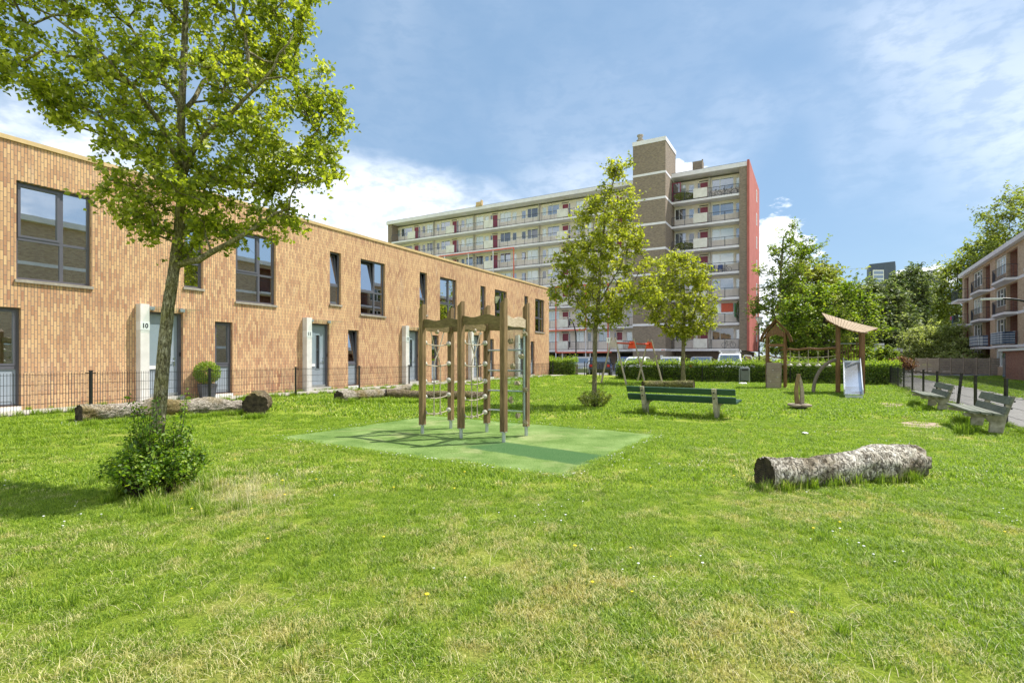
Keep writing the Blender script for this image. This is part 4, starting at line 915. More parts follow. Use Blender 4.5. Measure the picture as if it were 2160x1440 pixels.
# ------------------------------------------------------------------ fences
def mesh_fence(name, label, posts, h, post_h, foot, cat='fence', vstep=.05, parent_group=None, wire=.0045, tb=True, skip=(), hstep=.2, lean={}):
    """posts: ground points; one panel between each two posts"""
    t = thing(name, label, cat, posts[0], 0, parent_group)
    for i, p in enumerate(posts):
        m = MB(); ln = lean.get(i, Vector((0, 0, 0)))
        m.bar(p - Vector((0, 0, .1)), p + Vector((0, 0, post_h)) + ln, .06, .045); 
        m.bar(p + Vector((0, 0, post_h + .001)) + ln, p + Vector((0, 0, post_h + .03)) + ln, .066, .05)
        if tb and 0 < i < len(posts) - 1:
            d = (posts[i + 1] - posts[i - 1]).normalized(); m.bar(p - d * .10 + Vector((0, 0, h + foot - .02)), p + d * .10 + Vector((0, 0, h + foot - .02)), .014, .02)
        m.build('post', MT['black'], t)
    for i in range(len(posts) - 1):
        if i in skip: continue
        a, b = posts[i], posts[i + 1]; d = (b - a).normalized(); a2 = a + d * .04; b2 = b - d * .04; L = (b2 - a2).length; m = MB()
        off = Vector((-d.y, d.x, 0)) * .035
        zs = np.arange(foot + .02, foot + h + .001, hstep)
        for z in zs:
            for sgn in ((-1, 1) if hstep > .15 else (0,)):
                m.tube([a2 + off + off * (.12 * sgn) + Vector((0, 0, z)), b2 + off + off * (.12 * sgn) + Vector((0, 0, z))], wire * 1.15, 4, False)
        n = max(1, int(L / vstep))
        for j in range(n + 1):
            p = a2.lerp(b2, j / n) + off; m.add([p + Vector(o) for o in ((wire, 0, foot), (-wire * .5, wire, foot), (-wire * .5, -wire, foot), (wire, 0, foot + h), (-wire * .5, wire, foot + h), (-wire * .5, -wire, foot + h))], [(0, 1, 4, 3), (1, 2, 5, 4), (2, 0, 3, 5)])
        m.build('mesh_panel', MT['black'], t)
    return t
def fsY(Y): return (Y - 13.458) / .8815
Ys = [7.15, 9.5, 11.9, 14.29, 16.73, 19.15, 21.6, 24.05, 26.5, 28.9, 31.3, 33.9]
lp = [FP(fsY(Y), 1.55) for Y in Ys]; lp = [on(p.x, p.y) for p in lp]
mesh_fence('mesh_fence', 'low black wire mesh fence with black posts in front of the brick terrace', lp, .86, .90, .03, wire=.0043)
e_ = lp[-1]
bk = [e_] + [on(*BP(t)[:2]) for t in (19.6, 17.3)]
mesh_fence('bar_fence', 'short black fence piece in front of the hedge beside the end of the terrace', bk, .85, .98, .08, vstep=5, tb=False, hstep=.28, wire=.008)
tt = [16.1] + list(np.arange(14.6, 0, -2.43)) + [0]
mesh_fence('bar_fence', 'long low black wire fence in front of the hedge behind the swing and play towers', [on(*BP(t)[:2]) for t in tt], .88, .98, .08, tb=False, hstep=.28, wire=.005, vstep=.3)
m = MB(); a, b = on(*BP(17.15)[:2]), on(*BP(16.25)[:2])
m.tube([a, a + Vector((0, 0, .85)), a.lerp(b, .15) + Vector((0, 0, 1.02)), a.lerp(b, .5) + Vector((0, 0, 1.07)), a.lerp(b, .85) + Vector((0, 0, 1.02)), b + Vector((0, 0, .85)), b], .03, 8)
tag(m.build('gate_hoop', MT['black']), 'black steel hoop standing in the gap of the hedge beside the parked grey car', 'barrier')
rY = [4.4, 6.9, 9.25, 11.5, 13.7, 15.5, 18.0, 20.3, 22.6, 24.8, 26.6, 28.9]
rp = [RP((Y - 11.5) / .8682) for Y in rY]
mesh_fence('mesh_fence', 'black wire mesh fence along the footpath behind the two side benches', rp, .95, 1.03, .05, lean={5: Vector((.18, .05, 0))}, tb=False, vstep=.05, wire=.0024)
# horizontal slatted timber fence by the brick block
def timber_fence():
    a, b = px(1932, 51.5), px(2118, 45.5); t = thing('timber_fence', 'weathered horizontal board fence in front of the brick block garden', 'fence', a)
    d = (b - a); n = 7
    for i in range(n + 1):
        p = a + d * i / n; m = MB(); m.bar(p, p + Vector((0, 0, 1.55)), .1, .1); m.build('post', MT['wood_g'], t)
    for i in range(n):
        m = MB(); p, q_ = a + d * (i + .02) / n, a + d * (i + .98) / n
        for j in range(7): z = .16 + j * .205; m.bar(p + Vector((0, -.07 - .02 * (j % 2), z)), q_ + Vector((0, -.07 - .02 * (j % 2), z)), .02, .185)
        m.build('board_panel', MT['wood_g'] if i < 2 else MT['wood_f'], t)
timber_fence()
def dark_fence():
    a, b = px(2122, 44.2), px(2150, 42.8); t = thing('plank_screen', 'dark upright plank screen between the timber fence and the brick annex', 'fence', a); m = MB(); n = 12; d = (b - a)
    for i in range(n): m.bar(a + d * (i + .5) / n, a + d * (i + .5) / n + Vector((0, 0, 1.7 + .05 * (i % 3))), .12, .03, (1, 0, 0))
    m.build('planks', MT['wood_f'], t)
    m = MB(); m.bar(a + Vector((0, .05, .5)), b + Vector((0, .05, .5)), .04, .08); m.bar(a + Vector((0, .05, 1.3)), b + Vector((0, .05, 1.3)), .04, .08); m.build('rail', MT['wood_f'], t)
dark_fence()

# ------------------------------------------------------------------ climbing frame
def climbing_frame():
    P = [None, Vector((-1.76, 10.43, 0)), Vector((-1.29, 11.2, 0)), Vector((-.948, 9.88, 0)), Vector((-.505, 10.67, 0)), Vector((-.147, 9.40, 0)), Vector((.273, 10.18, 0))]
    c = sum(P[1:], Vector()) / 6; T = thing('climbing_frame', 'six post wooden climbing frame with rope nets and a clear climbing wall', 'climbing frame', c, -.585)
    A = Vector((.84, -.54, 0)).normalized(); B = Vector((-A.y, A.x, 0)); G = .03; up = Vector((0, 0, 1))
    for i in range(1, 7):
        p = P[i]; m = MB(); top = 2.55
        for sx in (-1, 1):
            for sy in (-1, 1):                       # four laths round a core, tops cut at a slant
                q_ = p + A * (.027 * sx) + B * (.027 * sy); h = top - .05 + .05 * sx
                vs = []
                for x, y in ((-.0235, -.0235), (.0235, -.0235), (.0235, .0235), (-.0235, .0235)):
                    vs.append(q_ + A * x + B * y + up * .19)
                for x, y in ((-.0235, -.0235), (.0235, -.0235), (.0235, .0235), (-.0235, .0235)):
                    vs.append(q_ + A * x + B * y + up * (top - .04 + .9 * (sx * .027 + x)))
                m.add(vs, [(0, 1, 2, 3), (4, 5, 6, 7), (0, 1, 5, 4), (1, 2, 6, 5), (2, 3, 7, 6), (3, 0, 4, 7)])
        m.bar(p + up * .2, p + up * 2.44, .075, .075, A)
        po = m.build('post', MT['wood_c'], T)
        m = MB(); m.tube([p + up * G * .5, p + up * .23], .034, 12); m.lathe([(.062, .185), (.062, .20)], p, 12); m.build('steel_foot', MT['galv'], po)
    def wave(a, b, z, mat, h=.155, th=.045, amp=.022, ph=0):
        d = b - a; L = d.length; d /= L; a = a + d * .052; L -= .104; n = 24; m = MB(); sd = Vector((-d.y, d.x, 0)) * th / 2; vs = []
        for i in range(n + 1):
            t = i / n; w = amp * math.sin(t * 2 * math.pi * 1.5 + 1.2 + ph); p = a + d * (L * t)
            for s_ in (-1, 1): vs += [p + sd * s_ + up * (z - h / 2 + .25 * w), p + sd * s_ + up * (z + h / 2 + w)]
        fs = []
        for i in range(n):
            k_ = 4 * i; fs += [(k_, k_ + 4, k_ + 5, k_ + 1), (k_ + 2, k_ + 3, k_ + 7, k_ + 6), (k_ + 1, k_ + 5, k_ + 7, k_ + 3), (k_, k_ + 2, k_ + 6, k_ + 4)]
        fs += [(0, 1, 3, 2), (4 * n, 4 * n + 2, 4 * n + 3, 4 * n + 1)]
        m.add(vs, fs); m.build('wave_board', mat, T)
    zb = 2.16
    wave(P[1], P[3], zb, MT['wood_w']); wave(P[3], P[5], zb + .03, MT['wood_w'], ph=.8); wave(P[5], P[6], zb, MT['wood_pale'], h=.17); wave(P[2], P[4], zb - .04, MT['wood_w'], h=.15)
    wave(P[4], P[6], zb - .04, MT['wood_w'], h=.15); wave(P[1], P[2], zb - .06, MT['wood_w'], h=.13); wave(P[3], P[4], zb - .06, MT['wood_w'], h=.13)
    def sag(a, b, k_, n=8, sgn=-1): return [a.lerp(b, i / n) + up * (sgn * k_ * 4 * (i / n) * (1 - i / n)) for i in range(n + 1)]
    rows = [1.80, 1.385, 1.04, .735, .42]
    for a, b in ((P[1], P[2]), (P[3], P[4])):
        d = (b - a).normalized(); a2, b2 = a + d * .055, b - d * .055; kn = MB(); rp_ = MB(); sg = {}
        for i, z in enumerate(rows):
            for q_, s_ in ((a2, 1), (b2, -1)): kn.ball(q_ + up * z + d * s_ * .02, .052, (1, 1, 1), 12, 8)
            pts = sag(a2 + up * z, b2 + up * z, .05); rp_.tube(pts, .0115, 6); sg[i] = pts
        kn.build('knob', MT['knob'], T)
        top = a.lerp(b, .5) + up * (zb - .13)
        # V ropes from the top board, diamond and uprights
        m0, m1 = sg[0], sg[1]
        rp_.tube([a.lerp(b, .28) + up * (zb - .12), m0[3], a.lerp(b, .5) + up * 1.56], .0115, 6); rp_.tube([a.lerp(b, .74) + up * (zb - .12), m0[5], a.lerp(b, .5) + up * 1.56], .0115, 6)
        mid = a.lerp(b, .5) + up * 1.56
        for f_ in (3, 5):
            rp_.tube([mid, mid.lerp(sg[1][f_], .6) + up * .05, sg[1][f_], sg[2][f_], sg[3][f_], sg[4][f_]], .0115, 6)
            rp_.tube([sg[4][f_] - up * .035, sg[4][f_] + up * .035], .024, 8)
        rp_.ball(top, .045); rp_.build('rope_net', MT['rope'], T)
    a, b = P[4], P[6]; d = (b - a).normalized(); a2, b2 = a + d * .055, b - d * .055
    for z in (1.655, 1.255, .857, .47):
        m = MB(); m.tube([a2 + up * z, b2 + up * z], .0165, 10); m.lathe([(.035, z - .012), (.035, z + .012)], a2, 8); m.build('ladder_rung', MT['galv'], T)
    # clear climbing wall between P5 and P6
    a, b = P[5], P[6]; d = (b - a).normalized(); a2, b2 = a + d * .07, b - d * .075; nn = Vector((-d.y, d.x, 0))
    for q_ in (a2 - d * .005, b2 + d * .005): m = MB(); m.bar(q_ + up * .24, q_ + up * 2.06, .025, .03, nn); m.build('wall_frame', MT['galv'], T)
    m = MB(); m.bar(a2 + d * .01 + up * 1.15, b2 - d * .01 + up * 1.15, 1.78, .012, nn) if False else m.add([a2 + d * .01 + nn * s_ + up * z for s_ in (-.006, .006) for z in (.26, 2.05)] + [b2 - d * .01 + nn * s_ + up * z for s_ in (-.006, .006) for z in (.26, 2.05)], [(0, 1, 3, 2), (4, 6, 7, 5), (0, 4, 5, 1), (2, 3, 7, 6), (0, 2, 6, 4), (1, 5, 7, 3)])
    m.build('clear_panel', MT['clear'], T)
    rr = random.Random(5); side = -nn if nn.dot(-a) < 0 else nn
    L = (b2 - a2).length
    for f_, z in ((.15, 1.80), (.92, 1.96), (.70, 1.53), (.27, 1.36), (.50, 1.04), (.95, .90), (.16, .75), (.52, .44), (.90, .28)):
        q_ = a2 + d * (L * f_) + up * z; m = MB()
        bm = bmesh.new(); bmesh.ops.create_icosphere(bm, subdivisions=2, radius=.052)
        for v in bm.verts:
            n_ = noise.noise(v.co * 22 + Vector((f_ * 9, z * 7, 0))); v.co *= 1 + .45 * n_; v.co.z *= 1.15
        bm.verts.index_update(); sgn = -1
        m.add([q_ - nn * .045 + Matrix.Rotation(rr.random() * 6, 3, 'Y') @ v.co * 1.0 for v in bm.verts], [[v.index for v in f.verts] for f in bm.faces]); bm.free()
        m.build('climbing_hold', MT['hold'], T)
climbing_frame()

# ------------------------------------------------------------------ benches
def bench(label, c, rz, wood, group='slatted park benches', hl=1.40, lx=.925):
    """local x along the bench, -y is its back"""
    t = thing('park_bench', label, 'bench', c, rz, group)
    for x in (-lx, lx):
        m = MB(); X = lambda a, b, h: Vector((x + h, a, b))
        # cast concrete leg: foot, arm under the seat, leaning back support
        poly = [(-.13, -.05), (.07, -.05), (.04, .22), (.12, .31), (.44, .34), (.45, .40), (-.10, .36), (-.27, .76), (-.33, .75), (-.20, .33)]
        m.prism(poly, -.05, .05, X); m.build('leg', MT['bench_c'], t, local=True)
        m = MB()
        for yy, zz in ((-.245, .67), (-.20, .53)): m.tube([(x, yy - .09, zz - .02), (x, yy - .04, zz - .01)], .018, 6)
        m.build('bolt', MT['tyre'], t, local=True)
    for y0, z0, y1, z1 in ((-.215, .60, -.275, .745), (-.155, .425, -.205, .55)):       # back slats
        d = Vector((0, y1 - y0, z1 - z0)); m = MB(); mid = Vector((0, (y0 + y1) / 2 + .05, (z0 + z1) / 2)); m.bar(mid - Vector((hl, 0, 0)), mid + Vector((hl, 0, 0)), .045, d.length, d, bev=.006); m.build('back_slat', wood, t, local=True)
    for y in (-.02, .165, .35):
        m = MB(); z = .385 + y * .10 + .025; m.bar((-hl, y, z), (hl, y, z), .16, .045, (0, -.08, 1), bev=.006); m.build('seat_slat', wood, t, local=True)
    return t
bench('dark green slatted bench seen from behind in front of the swing', on(4.36, 13.75), math.atan2(-.595, .80), MT['bench_g'])
ra = math.atan2(RD.y, RD.x)
bench('worn green bench by the side fence, nearest to the camera', on(9.84, 11.10), ra, MT['bench_w'], hl=1.08, lx=.72)
bench('worn green bench by the side fence, farther from the camera, beside the leaning post', on(12.62, 15.85), ra, MT['bench_w'], hl=1.15, lx=.75)

# ------------------------------------------------------------------ logs
MT['log_birch'] = mat_bark('birch_like_bark', (.16, .13, .09), (.66, .61, .51), (.86, .82, .72), (6, 2.2, 2.6), (.20, .16, .10), .20, 1.2)
MT['log_grey'] = mat_bark('grey_log_bark', (.12, .095, .07), (.42, .37, .30), (.70, .64, .55), (5, 7, 9), (.23, .17, .05), .25)
MT['log_brown'] = mat_bark('brown_log_bark', (.06, .045, .03), (.20, .155, .105), (.38, .32, .23), (5, 7, 9), (.18, .15, .05), .2)
MT['log_moss'] = mat_bark('mossy_log_bark', (.03, .026, .018), (.12, .10, .065), (.32, .29, .18), (3, 3, 4), (.20, .20, .05), .75)
def mat_end():
    m, nt, b = new_mat('sawn_log_end'); q = N(nt); pos = q.n('ShaderNodeTexCoord').outputs['Object']
    w = q.n('ShaderNodeTexWave', wave_type='RINGS', rings_direction='SPHERICAL'); w.inputs['Scale'].default_value = 16; w.inputs['Distortion'].default_value = 3; w.inputs['Detail'].default_value = 3; q.l(pos, w.inputs['Vector'])
    n1 = q.noise(9, 5, .65); col = q.mix(.25, q.ramp(n1, [(.35, (.02, .015, .01)), (.6, (.10, .075, .045)), (.75, (.20, .16, .10))]), w.outputs[0], 'MULTIPLY')
    q.l(col, b.inputs['Base Color']); b.inputs['Roughness'].default_value = .95; q.bump(w.outputs[0], .5, .01, b.inputs['Normal']); return m
MT['log_end'] = mat_end()
def log(label, pts, rads, mat, seed, ridg=.06, nseg=48, bulge=()):
    rr = random.Random(seed); pts = [Vector(p) for p in pts]
    t = thing('log', label, 'log', (pts[0].x, pts[0].y, gh(pts[0].x, pts[0].y)), 0, 'tree trunk logs lying on the lawn')
    # resample
    L = [0]
    for i in range(1, len(pts)): L.append(L[-1] + (pts[i] - pts[i - 1]).length)
    def at(d):
        for i in range(1, len(pts)):
            if d <= L[i] + 1e-6: f = (d - L[i - 1]) / (L[i] - L[i - 1]); f2 = f * f * (3 - 2 * f); return pts[i - 1].lerp(pts[i], f), rads[i - 1] * (1 - f2) + rads[i] * f2
    ns = max(10, int(L[-1] / .035)); m = MB(); vs = []; ref = None
    for i in range(ns + 1):
        p, r = at(L[-1] * i / ns); p2, _ = at(min(L[-1], L[-1] * i / ns + .01)); p1, _ = at(max(0, L[-1] * i / ns - .01)); d = (p2 - p1).normalized()
        if ref is None: ref = d.cross(Vector((0, 0, 1))).normalized()
        ref = (ref - d * ref.dot(d)).normalized(); o = ref.cross(d)
        for j in range(nseg):
            a = 2 * math.pi * j / nseg; w = ref * math.cos(a) + o * math.sin(a); q_ = p + w * r
            n1 = noise.noise(q_ * 2.2 + Vector((seed, 0, 0))); n2 = noise.noise(Vector((q_.x * 5, q_.y * 5, q_.z * 9)) + Vector((0, seed, 0))); n3 = noise.noise(q_ * 24); n4 = abs(noise.noise(Vector((q_.x * 9, q_.y * 9, q_.z * 14)) + Vector((seed, 3, 0))))
            rad = r * (1 + .12 * n1 + ridg * n2) + .009 * n3 - .035 * max(0, .12 - n4)/.12 * r / .18
            for (bd, ba, bs, bh) in bulge: rad += bh * math.exp(-((L[-1] * i / ns - bd) / bs) ** 2) * max(0, math.cos(a - ba)) ** 3
            vs.append(p + w * rad)
    fs = [(i * nseg + j, i * nseg + (j + 1) % nseg, (i + 1) * nseg + (j + 1) % nseg, (i + 1) * nseg + j) for i in range(ns) for j in range(nseg)]
    m.add(vs, fs); m.build('bark', mat, t, smooth=True)
    for e, base in ((0, 0), (1, ns * nseg)):
        d = (pts[1] - pts[0]).normalized() * -1 if e == 0 else (pts[-1] - pts[-2]).normalized()
        ring = vs[base:base + nseg]; c = sum(ring, Vector()) / nseg; m = MB(); v2 = list(ring)
        for f_ in (.93, .6, .3): v2 += [c + (q_ - c) * f_ + d * (.004 * noise.noise(q_ * 9) - (.012 if f_ == .93 else .02)) for q_ in ring]
        v2.append(c - d * .02); fs = [(r_ * nseg + j, r_ * nseg + (j + 1) % nseg, (r_ + 1) * nseg + (j + 1) % nseg, (r_ + 1) * nseg + j) for r_ in range(3) for j in range(nseg)] + [(3 * nseg + j, 3 * nseg + (j + 1) % nseg, 4 * nseg) for j in range(nseg)]
        m.add(v2, fs); m.build('sawn_end', MT['log_end'], t)
    return t
def lg(u, Y, r, lift=0.0):
    p = px(u, Y); return (p.x, p.y, gh(p.x, p.y) + r * .93 + lift)
log('pale birch like log lying alone on the grass at the right', [lg(1612, 6.12, .17), lg(1700, 6.22, .155), lg(1790, 6.38, .17), lg(1850, 6.5, .20), lg(1926, 6.75, .20)], [.20, .185, .19, .235, .22], MT['log_birch'], 2, .07, bulge=((1.25, 1.2, .18, .035),))
log('long grey log lying behind the leaning tree trunk', [lg(166, 10.35, .17), lg(250, 10.95, .16), lg(330, 11.5, .17), lg(420, 12.1, .17), lg(508, 12.75, .15)], [.175, .16, .18, .175, .15], MT['log_grey'], 5, .16, bulge=((1.35, 1.4, .2, .07), (2.4, 2.0, .3, .05)))
log('short thick log seen end on beside the long grey log', [lg(538, 12.35, .28), lg(549, 13.0, .28)], [.28, .27], MT['log_brown'], 7, .07)
log('rough grey log lying in front of the houses, left of the slim brown log', [lg(714, 15.5, .17), lg(775, 16.6, .15), lg(830, 17.9, .13), lg(862, 18.7, .13, .12)], [.19, .16, .13, .12], MT['log_grey'], 9, .12)
log('long slim brown log behind the left posts of the climbing frame', [lg(814, 17.3, .14), lg(890, 17.8, .14), lg(960, 18.3, .15), lg(1030, 18.9, .15)], [.15, .135, .15, .15], MT['log_brown'], 11, .08)
log('dark mossy log lying behind the dark green bench', [lg(1356, 26.3, .2), lg(1400, 26.5, .19), lg(1440, 26.3, .21), lg(1464, 26.0, .21)], [.20, .18, .21, .21], MT['log_moss'], 13, .12)

# ------------------------------------------------------------------ swing
def swing():
    c1 = Vector((5.75, 30.1, 0)); c3 = Vector((8.55, 33.0, 0)); d = (c3 - c1).normalized(); n_ = Vector((d.y, -d.x, 0)); up = Vector((0, 0, 1)); c2 = c1.lerp(c3, .5)
    T = thing('swing_frame', 'swing frame of leaning wooden poles with orange red beams behind the dark green bench', 'swing', c2, math.atan2(d.y, d.x))
    sets = ((c1, (-1, 1)), (c2, (1,)), (c3, (-1, 1)))
    for c, ss in sets:
        for s_ in ss:
            m = MB(); a = c + n_ * (.88 * s_) - up * .1; b = c + n_ * (.10 * s_) + up * 2.66; m.tube([a, a.lerp(b, .5), b], [.052, .048, .044], 12); m.build('pole', MT['wood_s'], T)
    for c, k_ in ((c1, 0), (c2, 1), (c3, 2)):
        m = MB(); f_ = lambda a, b, h: c + n_ * a + up * b + d * h
        m.prism([(-.28, 2.08), (.28, 2.08), (.15, 2.50), (-.15, 2.50)], -.045, .045, f_); m.build('bracket', MT['galv'] if k_ == 0 else MT['orange'], T)
    for a, b in ((c1, c2), (c2, c3)):
        m = MB(); m.tube([a + up * 2.36 + d * .05, b + up * 2.36 - d * .05], .05, 12); m.build('beam', MT['orange'], T)
swing()

# ------------------------------------------------------------------ twin play towers with bridge and slide
def play_tower_left():
    up = Vector((0, 0, 1)); a = px(1617.5, 26.6); bx = Vector((.87, -.493, 0)).normalized(); b = a + bx * .80; by = Vector((-bx.y, bx.x, 0)); w = (b - a).length; c = a + bx * w / 2 + by * w / 2
    T = thing('play_tower', 'brown wooden play tower with a pointed shingle roof and plank climbing ramp', 'play tower', c)
    C = [a, b, b + by * .95, a + by * .95]
    for p in C: m = MB(); m.tube([p, p + up * 2.75], .062, 10); m.build('post', MT['wood_r'], T)
    # roof: bell shaped gable of shingles
    prof = [(0, 3.42), (.20, 3.20), (.40, 2.98), (.56, 2.76), (.66, 2.52), (.70, 2.36)]
    m = MB(); mid = (a + b) / 2
    for sg in (-1, 1):
        for i in range(len(prof) - 1):
            (x0, z0), (x1, z1) = prof[i], prof[i + 1]
            for j in range(9):
                y0 = -.22 + j * .155; k_ = .012 * ((i + j) % 2)
                P0 = mid + bx * (sg * x0) + by * y0 + up * (z0 + k_); P1 = mid + bx * (sg * (x1 + .03)) + by * y0 + up * (z1 - .03 + k_)
                m.bar(P0 + by * .075, P1 + by * .075, .145, .02, bx * sg + up * .6)
    m.build('shingle_roof', MT['wood_r'], T)
    m = MB()
    for y0 in (-.03, 1.0):
        for sg in (-1, 1):
            for i in range(len(prof) - 1): m.bar(mid + bx * (sg * prof[i][0] * .93) + by * y0 + up * (prof[i][1] - .06), mid + bx * (sg * prof[i + 1][0] * .93) + by * y0 + up * (prof[i + 1][1] - .06), .03, .07, bx * sg)
    m.build('gable_trim', MT['wood_r'], T)
    m = MB()
    for i in range(7):
        x = (i - 3) * .105; h = 3.18 - abs(x) * 1.15; z0 = 2.66 - abs(x) * .35; m.bar(mid + bx * x - by * .01 + up * z0, mid + bx * x - by * .01 + up * h, .022, .10, bx)
    m.build('gable_board', MT['wood_r'], T)
    m = MB()
    for z in (2.14,): m.bar(a + up * z, b + up * z, .04, .13); m.bar(C[3] + up * z, C[2] + up * z, .04, .13)
    m.bar(a + up * 1.62 + by * .95, b + up * 1.45 + by * .95, .03, .06); m.bar(a + by * .1 + up * 1.35, b + by * .5 + up * 1.0, .04, .09)
    m.build('rail', MT['wood_r'], T)
    m = MB(); m.box(c + up * 1.18, (w, .95, .05)); m.build('deck', MT['wood_g'], T)
    # climbing ramp of planks: upright lower half, leaning upper half
    m = MB()
    for i in range(12):
        z0 = .02 + i * .105; y = -.42 if i < 6 else -.42 + (i - 6) * .055
        m.bar(a + bx * .03 + by * y + up * (z0 + .05), b - bx * .17 + by * y + up * (z0 + .05), .03, .098)
    m.build('climbing_ramp', MT['wood_g'], T)
    m = MB()
    for x in (.02, w - .16): m.bar(a + bx * x + by * -.39, a + bx * x + by * -.39 + up * .66, .06, .05); m.bar(a + bx * x + by * -.39 + up * .66, a + bx * x + by * -.03 + up * 1.27, .06, .05)
    m.build('ramp_frame', MT['wood_f'], T)
    m = MB()
    for x, z in ((.2, .35), (.5, .55), (.3, .9), (.55, 1.05)): m.ball(a + bx * x + by * (-.45 if z < .7 else -.42 + (z - .65) * .52 - .03) + up * z, .045, (1, .5, .6), 8, 5)
    m.build('hand_hold', MT['knob'], T)
    return a, b, C
pa, pb, PC = play_tower_left()
def play_tower_right():
    up = Vector((0, 0, 1)); A1 = Vector((13.62, 22.15, 0)); A2 = Vector((14.36, 21.73, 0)); d = (A2 - A1).normalized(); n_ = Vector((-d.y, d.x, 0)); w = (A2 - A1).length
    A3, A4 = A2 + n_ * 1.15, A1 + n_ * 1.15; c = (A1 + A3) / 2
    T = thing('play_tower', 'red brown wooden play tower with a slanting plank awning above a steel slide', 'play tower', c)
    for p, h in ((A1, 2.85), (A2, 2.50), (A3, 2.75), (A4, 3.05)): m = MB(); m.tube([p, p + up * h], .075, 12); m.build('post', MT['wood_r'], T)
    # twisted awning
    FL, FR, BR, BL = pv(1744, 675, 21.6), pv(1824, 702, 21.9), pv(1853, 693, 23.9), pv(1733, 660.5, 23.7)
    m = MB(); n = 17
    def srf(u_, v_):
        p = (FL * (1 - u_) + FR * u_) * (1 - v_) + (BL * (1 - u_) + BR * u_) * v_; return p - up * (.10 * 4 * u_ * (1 - u_)) * (1 - .6 * v_)
    for i in range(n):
        u0, u1 = (i + .06) / n, (i + .94) / n; sh = .02 * (i % 2)
        for j in range(6):
            v0, v1 = j / 6 - (.03 if j == 0 and i % 2 else 0), (j + 1) / 6
            q_ = [srf(u0, v0), srf(u1, v0), srf(u1, v1), srf(u0, v1)]
            m.add([p + up * .0 for p in q_] + [p + up * .03 for p in q_], [(0, 1, 2, 3), (4, 5, 6, 7), (0, 1, 5, 4), (1, 2, 6, 5), (2, 3, 7, 6), (3, 0, 4, 7)])
    m.build('awning', MT['wood_roof'], T)
    m = MB()
    for v_ in (.12, .85): m.tube([srf(i / 8, v_) - up * .05 for i in range(9)], .035, 8)
    m.build('awning_beam', MT['wood_r'], T)
    z = 1.30
    m = MB(); m.bar(A1.lerp(A4, .5) + up * z, A2.lerp(A3, .5) + up * z, 1.1, .06); m.build('deck', MT['wood_g'], T)
    m = MB(); nb = 8
    for i in range(nb): p = A4.lerp(A3, (i + .7) / nb); m.bar(p + up * 1.30, p + up * (2.02 + .08 * math.sin(i * 1.9) + (.25 if i > 5 else 0)), .095, .03, d)
    for i in range(3): p = A2.lerp(A3, (i + .8) / 4); m.bar(p + up * 1.25, p + up * 2.05, .095, .03, n_)
    m.build('balustrade_board', MT['wood_r'], T)
    m = MB(); m.tube([A4 + up * 2.12, A3 + up * 2.12], .02, 8); m.tube([A1 + up * 1.62 + d * .1, A2 + up * 1.62 - d * .1], .02, 8) if False else None; m.build('steel_rail', MT['galv'], T)
    # slide
    bt = px(1801, 19.25) ; tp = A1.lerp(A2, .55) + up * 1.34; dr = (bt - tp); dr.z = 0; dr.normalize(); sd = Vector((-dr.y, dr.x, 0)); W = .27
    path = [tp - dr * .1, tp + dr * .12, tp + dr * .35 - up * .10]; L = (Vector((bt.x, bt.y, 0)) - Vector((tp.x, tp.y, 0))).length
    for f_, z_ in ((.30, 1.02), (.5, .72), (.7, .42), (.82, .27), (.92, .20), (1.0, .19)): q_ = tp + dr * (L * f_); path.append(Vector((q_.x, q_.y, z_)))
    path = path[:2] + path[3:]
    def strip(w0, z0, w1, z1):
        m = MB(); vs = []
        for p in path: vs += [p + sd * w0 + up * z0, p + sd * w1 + up * z1]
        m.add(vs, [(2 * i, 2 * i + 2, 2 * i + 3, 2 * i + 1) for i in range(len(path) - 1)]); return m
    m = strip(-W, 0, W, 0); S_ = m.build('slide_chute', MT['steel'], T)
    for s_ in (-1, 1):
        m = MB(); vs = []
        for p in path: vs += [p + sd * (W * s_) - up * .03, p + sd * ((W + .035) * s_) - up * .03, p + sd * ((W + .035) * s_) + up * .17, p + sd * (W * s_) + up * .17]
        m.add(vs, [(4 * i + a, 4 * i + b, 4 * i + 4 + b, 4 * i + 4 + a) for i in range(len(path) - 1) for a, b in ((0, 1), (1, 2), (2, 3), (3, 0))] + [(0, 1, 2, 3), tuple(4 * (len(path) - 1) + i for i in (0, 1, 2, 3))]); m.build('side_rail', MT['galv'], S_)
    m = MB(); m.bar(tp + sd * W - up * .0 + dr * .05, tp - sd * W + dr * .05, .05, .12); q_ = path[-1]; m.bar(q_ + sd * W - up * .1, q_ - sd * W - up * .1, .05, .14); m.bar(q_ + sd * .2 - dr * .2 + up * -.02, q_ + sd * .2 - dr * .2 - up * .2, .05, .05); m.bar(q_ - sd * .2 - dr * .2 + up * -.02, q_ - sd * .2 - dr * .2 - up * .2, .05, .05); m.build('slide_support', MT['galv'], S_)
    # curved leaning beam
    e = px(1715.5, 22.6); top_ = A1.lerp(A4, .35) + up * 1.42; n = 9; pts = []
    for i in range(n + 1):
        a = math.pi / 2 * i / n; pts.append(Vector((e.x + (top_.x - e.x) * (1 - math.cos(a)), e.y + (top_.y - e.y) * (1 - math.cos(a)), 1.42 * math.sin(a))))
    m = MB(); m.tube(pts, [.07] * (n + 1), 10); m.build('curved_beam', MT['wood_f'], T)
    # bridge back to the other tower
    e = pb + Vector((.05, .4, 0)); f_ = A4 + Vector((-.05, -.2, 0)); up_ = up
    m = MB(); n = 12; pts = [e.lerp(f_, i / n) + up * (1.92 + .025 * math.sin(i * 1.3)) for i in range(n + 1)]; m.tube(pts, .055, 10); m.build('bridge_rail', MT['wood_r'], T)
    m = MB()
